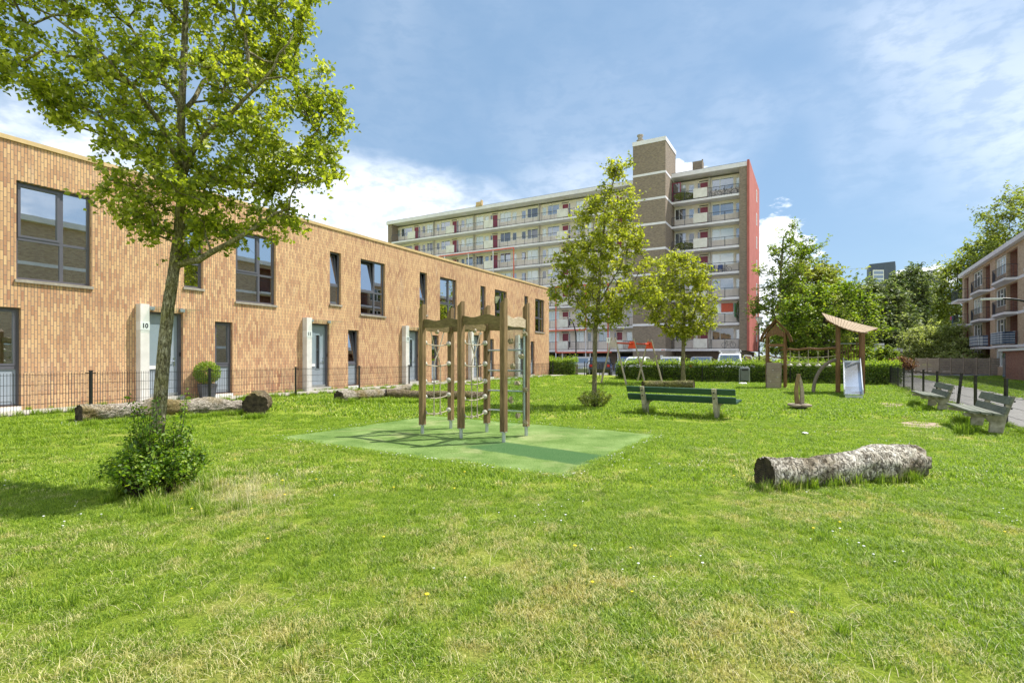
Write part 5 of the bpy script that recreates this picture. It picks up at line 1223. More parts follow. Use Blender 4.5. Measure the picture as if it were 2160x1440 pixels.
    for z in (1.62, 1.36): m.tube([e.lerp(f_, i / n) + up * (z - .10 * 4 * (i / n) * (1 - i / n)) for i in range(n + 1)], .015, 6)
    for i in range(1, 6): p = e.lerp(f_, i / 6); m.tube([p + up * 1.9, p + up * 1.18], .015, 6)
    m.build('bridge_ropes', MT['rope'], T)
    for i in range(1, 6): m = MB(); m.lathe([(.01, 1.10), (.12, 1.12), (.12, 1.18), (.02, 1.24)], e.lerp(f_, i / 6), 12); m.build('step_disc', MT['knob'], T)
play_tower_right()

def spinner():
    c = on(8.34, 15.4); up = Vector((0, 0, 1)); T = thing('balance_spinner', 'standing wooden balance spinner with a round foot plate on the lawn', 'playground toy', c)
    m = MB()
    for i in range(4): a = math.pi / 2 * i + .5; m.lathe([(.001, .10), (.17, .10), (.175, .15), (.16, .165), (.001, .165)], c + Vector((math.cos(a) * .17, math.sin(a) * .17, 0)), 18)
    m.build('foot_plate', MT['wood_g'], T)
    m = MB(); m.lathe([(.05, -.05), (.05, .10)], c, 12); m.lathe([(.2, .05), (.2, .08)], c, 12); m.build('hub', MT['black'], T)
    for s_ in (-1, 1):
        m = MB(); n = 12; pts = []; 
        vs = []
        for i in range(n + 1):
            t = i / n; z = .166 + t * .87; o = s_ * (.075 * (1 - t) + .05 * math.sin(t * math.pi)) - .03 * t; w_ = .055 * (1 - .35 * t)
            for x, y in ((-w_, -.035), (w_, -.035), (w_, .035), (-w_, .035)): vs.append(c + Vector((o + x, y + s_ * .02, z)))
        m.add(vs, [(4 * i + a, 4 * i + b, 4 * i + 4 + b, 4 * i + 4 + a) for i in range(n) for a, b in ((0, 1), (1, 2), (2, 3), (3, 0))] + [(0, 1, 2, 3), (4 * n, 4 * n + 1, 4 * n + 2, 4 * n + 3)]); m.build('curved_upright', MT['wood_c'] if s_ < 0 else MT['wood_g'], T)
spinner()

def litter_bin():
    c = on(*px(1570, 31.4)[:2]); T = thing('litter_bin', 'grey litter bin with a steel frame in front of the hedge', 'litter bin', c, -.25); m = MB()
    m.box((0, 0, .52), (.46, .34, .72), bev=.02); m.build('bin_body', MT['bin'], T, local=True)
    m = MB(); m.tube([(-.27, -.02, 0), (-.27, -.02, .84), (-.22, -.02, .93), (.22, -.02, .93), (.27, -.02, .84), (.27, -.02, 0)], .022, 8); m.tube([(.31, .12, 0), (.31, .12, .86), (.26, .12, .93), (-.2, .12, .93)], .022, 8); m.build('bin_frame', MT['galv'], T, local=True)
    m = MB(); m.box((0, -.173, .80), (.34, .01, .09)); m.build('slot', MT['black_rough'], T, local=True)
litter_bin()
def scrap(u, Y, lab, s=.09):
    c = on(*px(u, Y)[:2], .05); m = MB(); bm = bmesh.new(); bmesh.ops.create_icosphere(bm, subdivisions=2, radius=s)
    for v in bm.verts: v.co *= 1 + .5 * noise.noise(v.co * 15); v.co.z *= .35
    bm.verts.index_update(); m.add([c + v.co for v in bm.verts], [[v.index for v in f.verts] for f in bm.faces]); bm.free(); tag(m.build('paper_scrap', MT['white']), lab, 'litter')
scrap(1698, 10.35, 'small white paper scrap on the grass above the pale log', .055); scrap(1567, 30.4, 'white scrap on the grass in front of the litter bin', .2)

# ------------------------------------------------------------------ lamps and signs
def cone_lamp(label, base, h, group='cone topped street lamps'):
    T = thing('street_lamp', label, 'street lamp', base, 0, group); m = MB(); m.lathe([(.075, -.1), (.075, 1.1), (.055, 1.15), (.042, h - .45)], base, 12); m.build('pole', MT['black'], T)
    m = MB(); m.lathe([(.05, h - .46), (.09, h - .40), (.10, h - .36), (.26, h - .08), (.27, h - .07)], base, 16); m.build('lamp_cone', MT['clear2'], T)
    m = MB(); m.lathe([(.05, h - .44), (.10, h - .38), (.06, h - .30)], base, 12); m.build('lamp_base', MT['black'], T)
    m = MB(); m.lathe([(.30, h - .07), (.31, h - .05), (.22, h - .01), (.02, h)], base, 16); m.build('lamp_cap', MT['black'], T)
    for i in range(3):
        a = i * 2.09; m = MB(); m.tube([base + Vector((math.cos(a) * .09, math.sin(a) * .09, h - .4)), base + Vector((math.cos(a) * .28, math.sin(a) * .28, h - .07))], .008, 5); m.build('stay', MT['black'], T)
MT['clear2'] = mat_glass('lamp_diffuser', refl=.12, dark=(.62, .63, .60), boost=.3, rough=.2)
fb = FP(fsY(30.6), 1.15); cone_lamp('black street lamp with a cone head standing at the terrace behind the climbing frame', on(*px(1046, 31.0)[:2]), 4.85)
cone_lamp('black street lamp with a cone head beside the red end wall of the flats', Vector((*BP(8.4, 2.2)[:2], 0)) if False else px(1601, 38.0), 4.45)
def disc_lamp(label, base, h):
    T = thing('street_lamp', label, 'street lamp', base, 0, 'pale disc headed park lamps'); m = MB(); m.lathe([(.07, -.1), (.05, h - .5)], base, 10); m.build('pole', MT['galv'], T)
    m = MB(); m.lathe([(.06, h - .5), (.30, h - .28), (.42, h - .2), (.30, h - .06), (.03, h)], base, 16); m.build('lamp_head', MT['lampw'], T)
disc_lamp('grey park lamp with a pale disc head behind the rope bridge, left one', px(1674.5, 55), 3.55); disc_lamp('grey park lamp with a pale disc head behind the rope bridge, right one', px(1755, 55), 3.5)
def arch_lamp(label, base, h, reach, dirv, rad=.07, lift=0):
    T = thing('street_lamp', label, 'street lamp', base, 0, 'arched black street lamps'); d = Vector(dirv).normalized(); up = Vector((0, 0, 1)); pts = [base - up * .1, base + up * (h * .62)]; n = 10
    for i in range(1, n + 1): a = math.pi / 2 * i / n; pts.append(base + up * (h * .62 + h * .38 * math.sin(a)) + d * (reach * (1 - math.cos(a))))
    m = MB(); m.tube(pts, [rad] * 2 + [rad * (1 - .45 * i / n) for i in range(1, n + 1)], 10); m.build('pole', MT['black'], T)
    p = pts[-1]; m = MB(); m.bar(p - d * .02 - up * .01, p + d * .62 - up * .02, .22, .07, bev=.02); m.build('lamp_head', MT['lampw'], T)
arch_lamp('arched black street lamp standing behind the hedge in front of the flats', px(1215, 44), 4.85, .75, (-1, -.1, 0), .06)
arch_lamp('arched black street lamp reaching in from the right edge before the brick block', px(2240, 19.5), 3.72, 2.0, (-1, .15, 0), .06)
def sign_post(label, base, h, w, hh, mark=None, n=1, group=None):
    T = thing('sign_post', label, 'sign', base, 0, group); m = MB(); m.tube([base, base + Vector((0, 0, h))], .03, 8); m.build('post', MT['galv'], T)
    for i in range(n):
        z = h - hh / 2 - i * (hh + .06); m = MB(); m.box(base + Vector(((0 if n == 1 else w / 2 + .04), -.05, z)), (w, .02, hh)); s_ = m.build('sign_plate', MT['white'], T)
        if mark: b = base + Vector((0, -.062, z)); text_mesh(mark, hh * .8, lambda x, y, zz: b + Vector((x, -zz, y)), s_, MT['black'], 'sign_mark')
sign_post('small white sign with a dark mark on a grey post behind the swing', px(1283, 43), 3.15, .30, .42, '1'); sign_post('grey post with two small pale name plates beside the round little tree', px(1845.5, 52), 2.95, .85, .22, None, 2)

# ------------------------------------------------------------------ parked cars
def car(label, c, rz, mat, kind='hatch', wheels=True):
    T = thing('parked_car' if kind != 'van' else 'parked_van', label, 'car' if kind != 'van' else 'van', c, rz, 'cars parked behind the hedge')
    W = .86
    if kind == 'van': prof = [(-2.2, .35), (2.2, .35), (2.28, .75), (2.1, 1.05), (1.35, 1.16), (.75, 1.78), (.45, 1.86), (-2.1, 1.88), (-2.22, 1.7), (-2.25, .6)]; gl = [(1.22, 1.18), (.70, 1.72), (-2.05, 1.74), (-2.12, 1.18)]
    elif kind == 'mpv': prof = [(-2.0, .32), (2.0, .32), (2.08, .65), (1.9, .92), (1.2, 1.05), (.45, 1.52), (-.2, 1.62), (-1.5, 1.58), (-1.95, 1.15), (-2.05, .6)]; gl = [(1.1, 1.06), (.42, 1.46), (-.2, 1.54), (-1.42, 1.5), (-1.78, 1.08)]
    else: prof = [(-2.0, .30), (2.0, .30), (2.1, .6), (1.95, .82), (1.05, .94), (.35, 1.36), (-.3, 1.45), (-1.3, 1.36), (-1.9, .98), (-2.05, .6)]; gl = [(.95, .96), (.32, 1.31), (-.3, 1.38), (-1.22, 1.30), (-1.70, .98)]
    belt = .95 if kind != 'van' else 1.1
    def fr_(x, z, h):
        tp = 1 - .13 * max(0, (z - belt)) / .6; return Vector((x, h * W * tp, z))
    m = MB(); n = len(prof)
    rows = [(-1, .97), (-.93, 1.0), (.93, 1.0), (1, .97)]
    vs = []
    for h, s_ in rows:
        for x, z in prof: vs.append(fr_(x * s_, (z - .8) * (s_ if abs(h) == 1 else 1) + .8, h))
    fs = [(r * n + i, r * n + (i + 1) % n, (r + 1) * n + (i + 1) % n, (r + 1) * n + i) for r in range(3) for i in range(n)] + [list(range(n))[::-1], [3 * n + i for i in range(n)]]
    m.add(vs, fs); m.build('body', mat, T, local=True)
    for h in (-1, 1):
        m = MB(); m.prism(gl, 1.0 * h, 1.012 * h, lambda x, z, k_: fr_(x * .97, (z - .8) * .97 + .8, k_)); g = m.build('side_window', MT['carglass'], T, local=True)
        m = MB(); x = -.25; m.bar(fr_(x, gl[0][1] - .01, 1.016 * h), fr_(x, gl[1][1] - .02, 1.016 * h), .05, .01, (0, 1, 0)); m.build('window_pillar', MT['black'], g, local=True)
    def screen(i, j, name, k0=.12, k1=.88):
        (x0, z0), (x1, z1) = prof[i], prof[j]; a = Vector((x0, 0, z0)); b = Vector((x1, 0, z1)); nn = Vector((b.z - a.z, 0, -(b.x - a.x))); nn.normalize()
        if nn.z < 0: nn = -nn
        m = MB(); p, q_ = a.lerp(b, k0) + nn * .006, a.lerp(b, k1) + nn * .006
        m.add([fr_(p.x, p.z, -.84), fr_(p.x, p.z, .84), fr_(q_.x, q_.z, .84), fr_(q_.x, q_.z, -.84)], [(0, 1, 2, 3)]); m.build(name, MT['carglass'], T, local=True)
    screen(4, 5, 'windscreen'); screen(8 if kind != 'van' else 8, 7 if kind != 'van' else 7, 'rear_window') if kind != 'van' else None
    if kind == 'van': m = MB(); m.box((-2.245, 0, 1.45), (.02, 1.3, .42)); m.build('rear_window', MT['carglass'], T, local=True)
    for x in (-1.28, 1.3):
        for y in (-.74, .74):
            m = MB(); s_ = 1 if y > 0 else -1; f_ = lambda a, b, h: Vector((x + a, y + h, .32 + b)); m.prism([(.32 * math.cos(i * math.pi / 10), .32 * math.sin(i * math.pi / 10)) for i in range(20)], -.11, .14, f_) if s_ > 0 else m.prism([(.32 * math.cos(i * math.pi / 10), .32 * math.sin(i * math.pi / 10)) for i in range(20)], -.14, .11, f_)
            w = m.build('wheel', MT['tyre'], T, local=True); m = MB(); m.prism([(.2 * math.cos(i * math.pi / 8), .2 * math.sin(i * math.pi / 8)) for i in range(16)], .142 * s_, .15 * s_, f_); m.build('rim', MT['galv'], w, local=True)
    for y in (-.62, .62):
        m = MB(); m.box((2.03, y, .70), (.12, .32, .14), bev=.02); m.build('headlight', MT['lampw'], T, local=True)
        m = MB(); m.box((-2.03, y * 1.12, .88), (.10, .22, .20), bev=.02); m.build('tail_light', MT['lightred'], T, local=True)
        m = MB(); m.box((.72, y * 1.55, 1.0), (.12, .16, .12), bev=.03); m.build('wing_mirror', MT['black'], T, local=True)
    if kind == 'van':
        for x in (.2, -.9): m = MB(); m.bar((x, -.72, 1.98), (x, .72, 1.98), .05, .04); m.bar((x, -.62, 1.86), (x, -.62, 1.98), .04, .04, (1, 0, 0)); m.bar((x, .62, 1.86), (x, .62, 1.98), .04, .04, (1, 0, 0)); m.bar((x, -.76, 1.96), (x, -.70, 2.12), .1, .04); m.bar((x, .70, 2.12), (x, .76, 1.96), .1, .04); m.build('roof_bar', MT['white'], T, local=True)
        m = MB(); fd = lambda a, b, h: Vector((.85 + .25 * a, .80 + a * .85, b)) + Vector((0, 0, 0)) + Vector((-.03, .03, 0)) * h
        m.prism([(0, .4), (1.0, .4), (1.0, 1.2), (.75, 1.7), (.25, 1.75), (0, 1.2)], -.6, .6, fd); dd = m.build('open_door', mat, T, local=True)
        m = MB(); m.prism([(.08, 1.18), (.92, 1.18), (.72, 1.62), (.28, 1.66)], -.75, .75, fd); m.build('door_window', MT['carglass'], dd, local=True)
    return T
an = math.atan2(BNrm.y, BNrm.x); G0 = lambda u, Y: px(u, Y)
car('grey hatchback parked behind the gap in the hedge', G0(1226, 44.5), an + math.pi + .15, MT['car_grey'], 'mpv'); car('dark estate car with red tail lights behind the thin tree by the hedge gap', G0(1268, 45), an + .2, MT['car_dark'], 'mpv')
car('white car parked behind the hedge between the swing poles', G0(1344, 43.5), an + math.pi, MT['car_white'], 'mpv'); car('blue car half hidden behind the white car at the tower', G0(1326, 50), an + math.pi, MT['car_blue'], 'mpv')
car('silver car roof showing over the hedge left of the middle tree', G0(1416, 43.0), an + math.pi, MT['car_silver'], 'mpv'); car('dark grey car parked behind the hedge right of the middle tree', G0(1482, 43), an, MT['car_grey'], 'mpv')
car('white van with a roof rack and an open door behind the hedge', G0(1540, 39.8), an + math.pi, MT['car_white'], 'van'); car('small blue car far behind the hedge by the red end wall', G0(1622, 54), an + math.pi, MT['car_silver'], 'hatch')
car('silver car far behind the rope bridge', G0(1690, 50), an + 1.4, MT['car_silver'], 'hatch')
# ------------------------------------------------------------------ trees
def seg_mesh(P, par, rad, idx, n=5):
    """frustums from each node's parent to the node"""
    a = P[par[idx]]; b = P[idx]; d = b - a; L = np.linalg.norm(d, axis=1)[:, None] + 1e-9; d = d / L
    ref = np.where(np.abs(d[:, 2:3]) < .9, np.array([[0, 0, 1.0]]), np.array([[1.0, 0, 0]])); x = np.cross(d, ref); x /= np.linalg.norm(x, axis=1)[:, None]; y = np.cross(d, x)
    ang = np.arange(n) * 2 * np.pi / n; ca = np.cos(ang)[None, :, None]; sa = np.sin(ang)[None, :, None]
    ring = x[:, None, :] * ca + y[:, None, :] * sa
    A = a[:, None, :] + ring * np.minimum(rad[par[idx]], rad[idx] * 1.5)[:, None, None]; B = b[:, None, :] + ring * rad[idx][:, None, None]
    V = np.concatenate([A, B], 1).reshape(-1, 3); k_ = np.arange(len(idx))[:, None] * 2 * n; j = np.arange(n)
    q = np.stack([j, (j + 1) % n, n + (j + 1) % n, n + j], 1)
    Fc = (k_[:, :, None] + q[None]).reshape(-1, 4)
    return V, Fc
def tree(name, label, base, trunk, r0, r1, targets, leafmat, bark, nleaf, lsize, spread, seed, limbs=(), step=.25, rt=.006, group=None, cat='tree', aspect=.62, gnarl=.0, fine=6, up=.5, shoots=0, droop=.2, minh=.0, nrad=5):
    rg = np.random.default_rng(seed); T = thing(name, label, cat, base, 0, group)
    # trunk mesh: one smooth tapering tube with a root flare
    trunk = [Vector(p) for p in trunk]; n = 16
    dense = []; 
    for i in range(len(trunk) - 1):
        p0 = trunk[max(i - 1, 0)]; p1 = trunk[i]; p2 = trunk[i + 1]; p3 = trunk[min(i + 2, len(trunk) - 1)]; m_ = max(2, int((p2 - p1).length / (step * .6)))
        for j in range(m_): t = j / m_; dense.append(.5 * ((2 * p1) + (p2 - p0) * t + (2 * p0 - 5 * p1 + 4 * p2 - p3) * t * t + (3 * p1 - p0 - 3 * p2 + p3) * t ** 3))
    dense.append(trunk[-1]); D = len(dense); z0 = dense[0].z; zt = dense[-1].z
    rads = [r1 + (r0 - r1) * (1 - (i / (D - 1))) ** .8 + r0 * .45 * math.exp(-(dense[i].z - z0) / (r0 * 1.6)) for i in range(D)]
    m = MB(); m.tube(dense, rads, n)
    if gnarl: m.v = [v + (v - dense[min(D - 1, i // n)]) * (gnarl * (noise.noise(v * 7) + .6 * noise.noise(v * 19)) ) for i, v in enumerate(m.v)]
    P = [np.array(p) for p in dense]; par = [max(0, i - 1) for i in range(D)]; fixed = list(rads)
    for pts, ra, rb in limbs:
        pts = [Vector(p) for p in pts]; j0 = int(np.argmin([np.linalg.norm(q - np.array(pts[0])) for q in P])); last = j0; tot = sum((pts[i + 1] - pts[i]).length for i in range(len(pts) - 1)); acc = 0; lp_ = [Vector(P[j0])]; lr = [ra]
        for i in range(len(pts) - 1):
            L = (pts[i + 1] - pts[i]).length; mm = max(1, int(L / step))
            for j in range(1, mm + 1):
                acc += L / mm; f_ = acc / tot; q = pts[i].lerp(pts[i + 1], j / mm) + Vector([rg.normal() * .012 for _ in range(3)]); P.append(np.array(q)); par.append(last); fixed.append(ra + (rb - ra) * f_); last = len(P) - 1; lp_.append(q); lr.append(fixed[-1])
        m.tube(lp_, lr, 9)
    tm = m.build('trunk', bark, T, smooth=True)
    NF = len(P); P = np.array(P); nodes = [p for p in P]; par = list(par)
    tg = np.array(targets); fz = P[:, 2] > (z0 + minh)
    d0 = np.linalg.norm(tg[:, None, :] - P[None, fz, :], axis=2).min(1) if len(tg) else []
    tg = tg[np.argsort(d0)]
    arr = np.zeros((NF + len(tg) * 14, 3)); arr[:NF] = P; cnt = NF; ok = np.zeros(len(arr), bool); ok[:NF] = P[:, 2] > z0 + minh
    tips = []
    for t in tg:
        a = arr[:cnt]; d = a - t; dist = np.linalg.norm(d, axis=1); cost = dist + .9 * np.maximum(0, d[:, 2] + .15 * dist) ; cost[~ok[:cnt]] = 1e9
        j = int(np.argmin(cost)); L = dist[j]; k_ = min(12, max(1, int(L / step))); s = arr[j].copy(); last = j
        for i in range(1, k_ + 1):
            f_ = i / k_; q = s + (t - s) * f_ + np.array([0, 0, -.10 * L * math.sin(math.pi * f_)]) * (1 if s[2] < t[2] else -1) + rg.normal(size=3) * .03 * step * 4 * (f_ < 1)
            arr[cnt] = q; ok[cnt] = True; par.append(last); last = cnt; cnt += 1
        tips.append(last)
    NB = cnt; P = arr[:cnt]; par = np.array(par)
    w = np.zeros(cnt); w[tips] = 1
    for i in range(cnt - 1, 0, -1):
        if par[i] != i: w[par[i]] += w[i]
    rad = rt * np.maximum(w, 1) ** .48; rad[:NF] = np.maximum(np.array(fixed), 0)
    idx = np.arange(NF, cnt)
    # short twigs at every tip
    tips = np.array(tips); kt = fine; tw = P[tips].repeat(kt, 0) + rg.normal(size=(len(tips) * kt, 3)) * spread * np.array([.8, .8, .65])
    Pall = np.concatenate([P, tw]); parall = np.concatenate([par, tips.repeat(kt)]); radall = np.concatenate([rad, np.full(len(tw), rt * .45)])
    V1, F1 = seg_mesh(Pall, parall, radall, idx, nrad); V2, F2 = seg_mesh(Pall, parall, radall, np.arange(cnt, len(Pall)), 3)
    V1 = np.concatenate([V1, V2]); F1 = np.concatenate([F1, F2 + (len(V1) - len(V2))])
    np_mesh('branches', V1, F1, bark, T)
    # leaves along the twigs
    per = max(1, nleaf // max(1, len(tw))); f_ = rg.uniform(.25, 1.12, (len(tw), per, 1)); org = P[tips].repeat(kt, 0)[:, None, :]
    L_ = (org + (tw[:, None, :] - org) * f_ + rg.normal(size=(len(tw), per, 3)) * spread * .16).reshape(-1, 3)
    V, Fc, at = leaves(L_, lsize, rg, up=up, aspect=aspect, droop=droop)
    # neighbouring leaves share a tone: clumps of lighter and darker foliage
    cl = rg.uniform(-.22, .22, len(tw)).repeat(per * 4); tip_t = rg.uniform(-.18, .18, len(tips)).repeat(kt * per * 4)
    np_mesh('crown', V, Fc, leafmat, T, np.clip(at * .75 + .12 + cl + tip_t, 0, 1))
    return T
def in_poly(x, y, poly):
    c = False; n = len(poly)
    for i in range(n):
        x0, y0 = poly[i]; x1, y1 = poly[i - 1]
        if (y0 > y) != (y1 > y) and x < (x1 - x0) * (y - y0) / (y1 - y0) + x0: c = not c
    return c
def outline_targets(poly, Y, depth, n, seed, gap=.62, mind=.0, yc=0.0):
    """points filling a crown whose widest outline, standing at distance Y, is poly (photo columns and rows turned into metres); it is as deep as it is wide"""
    rg = random.Random(seed); W = [((u - CU) / F * Y, CZ - (v - HV) / F * Y) for u, v in poly]; xs = [p[0] for p in W]; zs = [p[1] for p in W]; out = []; tries = 0
    while len(out) < n and tries < n * 60:
        tries += 1; x = rg.uniform(min(xs), max(xs)); z = rg.uniform(min(zs), max(zs))
        if not in_poly(x, z, W): continue
        # distance to the outline decides how deep the crown is here
        de = 1e9
        for i in range(len(W)):
            ax, az = W[i - 1]; bx, bz = W[i]; L2 = (bx - ax) ** 2 + (bz - az) ** 2 + 1e-9; t = max(0, min(1, ((x - ax) * (bx - ax) + (z - az) * (bz - az)) / L2)); de = min(de, math.hypot(x - ax - t * (bx - ax), z - az - t * (bz - az)))
        dd = depth * min(1, math.sqrt(de / (depth * .8 + 1e-6))); y = rg.uniform(-1, 1); y = math.copysign(abs(y) ** .75, y) * dd
        if noise.noise(Vector((x, y, z)) * (1.5 / max(.8, depth * .55)) + Vector((seed, 0, 0))) < -gap * .55: continue
        p = (x, Y + yc + y, z)
        if mind and any((p[0] - q[0]) ** 2 + (p[1] - q[1]) ** 2 + (p[2] - q[2]) ** 2 < mind ** 2 for q in out[-400:]): continue
        out.append(p)
    return out
# 1: the leaning pear tree in the foreground
Y1 = 6.05
poly1 = [(-60, 60), (0, 175), (60, 215), (120, 262), (190, 290), (262, 330), (292, 372), (250, 432), (262, 475), (310, 515), (345, 560), (378, 560), (430, 512), (500, 522), (560, 515), (612, 492), (632, 455), (600, 425), (585, 395), (640, 400), (700, 385), (745, 345), (760, 322), (705, 330), (735, 250), (732, 190), (700, 152), (640, 180), (615, 130), (640, 70), (665, 10), (640, -80), (560, -190), (430, -260), (280, -230), (120, -130), (-20, -30)]
tg1 = outline_targets([(u + (385 - u) * .03, v - (8 if v > 300 else 0)) for u, v in poly1], Y1, 1.40, 560, 4, gap=.34)
tb = on(*px(322, Y1)[:2], -.05)
tr1 = [tb, pv(327, 960, Y1), pv(338, 840, Y1), pv(348, 720, Y1), pv(356, 640, Y1), pv(366, 575, Y1), pv(378, 480, Y1), pv(384, 380, Y1 + .02), pv(382, 250, Y1 + .05), pv(388, 120, Y1 + .05), pv(392, 0, Y1), pv(390, -130, Y1)]
lm1 = [([pv(370, 560, Y1), pv(420, 548, Y1 - .1), pv(470, 520, Y1 - .25), pv(520, 490, Y1 - .3), pv(580, 450, Y1 - .3), pv(615, 440, Y1 - .3)], .042, .012),
       ([pv(380, 420, Y1), pv(325, 370, Y1 + .1), pv(285, 310, Y1 + .2), pv(240, 270, Y1 + .3), pv(140, 200, Y1 + .35), pv(40, 150, Y1 + .4)], .038, .008),
       ([pv(383, 400, Y1), pv(440, 380, Y1 + .2), pv(520, 395, Y1 + .45), pv(600, 360, Y1 + .6), pv(650, 300, Y1 + .6), pv(700, 230, Y1 + .6)], .036, .008),
       ([pv(384, 380, Y1), pv(410, 310, Y1 - .25), pv(470, 250, Y1 - .5), pv(560, 170, Y1 - .6), pv(620, 70, Y1 - .6)], .034, .008),
       ([pv(384, 360, Y1), pv(350, 280, Y1 - .3), pv(280, 180, Y1 - .6), pv(180, 80, Y1 - .7), pv(80, 20, Y1 - .8)], .034, .008),
       ([pv(382, 250, Y1), pv(440, 160, Y1 + .5), pv(500, 60, Y1 + .8), pv(540, -60, Y1 + .9)], .03, .008), ([pv(382, 230, Y1), pv(320, 130, Y1 + .5), pv(260, 30, Y1 + .8), pv(200, -60, Y1 + .8)], .03, .008)]
tree('pear_tree', 'leaning tree with a lichen covered trunk and yellow green leaves in the left foreground', tb, tr1, .080, .018, tg1, MT['leaf1'], MT['bark'], 48000, .060, .145, 11, lm1, step=.14, rt=.0035, gnarl=.06, fine=9, up=.25, minh=1.9, aspect=.72)
# 2: the young tree left of the bench
Y2 = 16.3
poly2 = [(1150, 620), (1165, 640), (1205, 650), (1225, 690), (1290, 680), (1330, 665), (1345, 640), (1400, 650), (1392, 600), (1398, 560), (1360, 540), (1372, 500), (1330, 470), (1343, 420), (1318, 395), (1335, 350), (1306, 332), (1275, 372), (1268, 410), (1232, 420), (1225, 450), (1180, 475), (1190, 520), (1155, 560), (1170, 600)]
tg2 = outline_targets([(u + (1268 - u) * .07, v) for u, v in poly2], Y2, 1.35, 250, 9, gap=.4)
b2 = on(*px(1254, Y2)[:2], -.05)
tree('young_tree', 'slim young tree with yellow green crown left of the dark green bench', b2, [b2, pv(1254, 800, Y2), pv(1256, 700, Y2), pv(1262, 640, Y2), pv(1268, 540, Y2), pv(1280, 440, Y2), pv(1300, 360, Y2)], .078, .015, tg2, MT['leaf2'], MT['bark2'], 15000, .105, .23, 12,
     [([pv(1257, 690, Y2), pv(1290, 650, Y2), pv(1330, 610, Y2 + .2), pv(1350, 570, Y2 + .2)], .03, .01), ([pv(1257, 700, Y2), pv(1225, 650, Y2 - .1), pv(1200, 600, Y2)], .028, .01), ([pv(1262, 640, Y2), pv(1310, 560, Y2 - .3), pv(1325, 500, Y2 - .4)], .028, .01)], step=.22, rt=.006, fine=8, up=.3, minh=2.0, group='young trees on the lawn')
# 3: the young tree behind the bench
Y3 = 31.0
poly3 = [(1352, 640), (1375, 672), (1400, 700), (1440, 712), (1490, 700), (1520, 672), (1515, 630), (1488, 600), (1492, 565), (1462, 540), (1425, 535), (1395, 548), (1388, 590), (1360, 605)]
b3 = on(*px(1441, Y3)[:2], -.05)
tree('young_tree', 'round crowned young tree behind the mossy log and the dark green bench', b3, [b3, pv(1441, 760, Y3), pv(1442, 700, Y3), pv(1444, 640, Y3), pv(1440, 570, Y3)], .13, .03, outline_targets(poly3, Y3, 2.1, 210, 5, gap=.4), MT['leaf2'], MT['bark2'], 12500, .17, .34, 13,
     [([pv(1441, 720, Y3), pv(1475, 680, Y3), pv(1500, 650, Y3)], .05, .02), ([pv(1441, 715, Y3), pv(1410, 690, Y3), pv(1385, 660, Y3)], .05, .02)], step=.35, rt=.01, fine=7, up=.35, minh=2.2, group='young trees on the lawn')
# trees behind
def bg(name, label, poly, Y, depth, nt, nl, ls, mat, seed, trunk_u=None, trunk_top=None, group='trees beyond the playground', spread=None, gap=.45, bark='bark_d', r=.22, minh=1.5, up=.55, aspect=.62):
    us = [p[0] for p in poly]; vs = [p[1] for p in poly]; tu = trunk_u or (min(us) + max(us)) / 2; vt = trunk_top or (min(vs) + .25 * (max(vs) - min(vs)))
    b = px(tu, Y, -.05); zt = pv(0, vt, Y).z
    tr_ = [b, b + Vector((.1, 0, zt * .3)), b + Vector((-.1, .1, zt * .65)), b + Vector((.1, 0, zt))]
    sp = spread or depth * .22
    return tree(name, label, b, tr_, r, .05, outline_targets(poly, Y, depth, nt, seed, gap=gap), mat, MT[bark], nl, ls, sp, seed, step=max(.4, depth * .2), rt=.018, fine=6, up=up, minh=minh, group=group, nrad=4, aspect=aspect)
bg('locust_tree', 'tall airy tree rising against the white cloud beside the red end wall', [(1588, 640), (1600, 690), (1625, 740), (1690, 740), (1700, 640), (1690, 590), (1728, 520), (1700, 505), (1668, 470), (1652, 472), (1640, 520), (1620, 530), (1632, 560), (1600, 560), (1618, 600)], 46, 2.4, 110, 8000, .28, MT['leaf_b'], 21, 1650, 500, spread=.62, gap=.12, minh=5, bark='bark2', aspect=.35, r=.2)
bg('park_tree', 'broad leafy tree with a rounded top behind the airy tall tree', [(1640, 740), (1650, 620), (1668, 565), (1700, 545), (1735, 550), (1762, 585), (1770, 640), (1790, 750)], 62, 4.5, 200, 15000, .42, MT['leaf_o'], 22, 1712)
bg('cherry_tree', 'bright green spreading tree behind the rope bridge of the play towers', [(1622, 740), (1640, 690), (1655, 640), (1690, 620), (1720, 610), (1760, 595), (1800, 600), (1790, 635), (1850, 625), (1840, 660), (1880, 690), (1850, 720), (1800, 730), (1740, 755), (1680, 750)], 40, 3.2, 210, 12500, .25, MT['leaf_b'], 23, 1742, 640, spread=.6, minh=1.8, gap=.12, up=1.0)
bg('park_tree', 'dark dense tree with pale leaf clusters behind the awning of the play tower', [(1775, 760), (1780, 650), (1800, 612), (1840, 600), (1880, 606), (1905, 645), (1915, 700), (1900, 765)], 70, 6, 260, 20000, .45, MT['leaf_d'], 24, 1845)
bg('park_tree', 'dark tree with a slim top left of the distant banded flats', [(1880, 760), (1885, 640), (1895, 585), (1922, 562), (1945, 580), (1950, 620), (1948, 700), (1940, 765)], 78, 4.5, 190, 14000, .45, MT['leaf_d'], 25, 1915)
bg('park_tree', 'dark tree filling the gap left of the dark tower block', [(1745, 760), (1750, 655), (1770, 620), (1800, 610), (1815, 650), (1815, 760)], 84, 5, 150, 10000, .5, MT['leaf_d'], 26, 1785)
bg('park_tree', 'tall olive green tree behind the far end of the brick block', [(1960, 740), (1968, 640), (1985, 590), (2010, 560), (2030, 530), (2080, 505), (2120, 520), (2130, 600), (2080, 740)], 80, 6, 240, 18000, .45, MT['leaf_o'], 27, 2020)
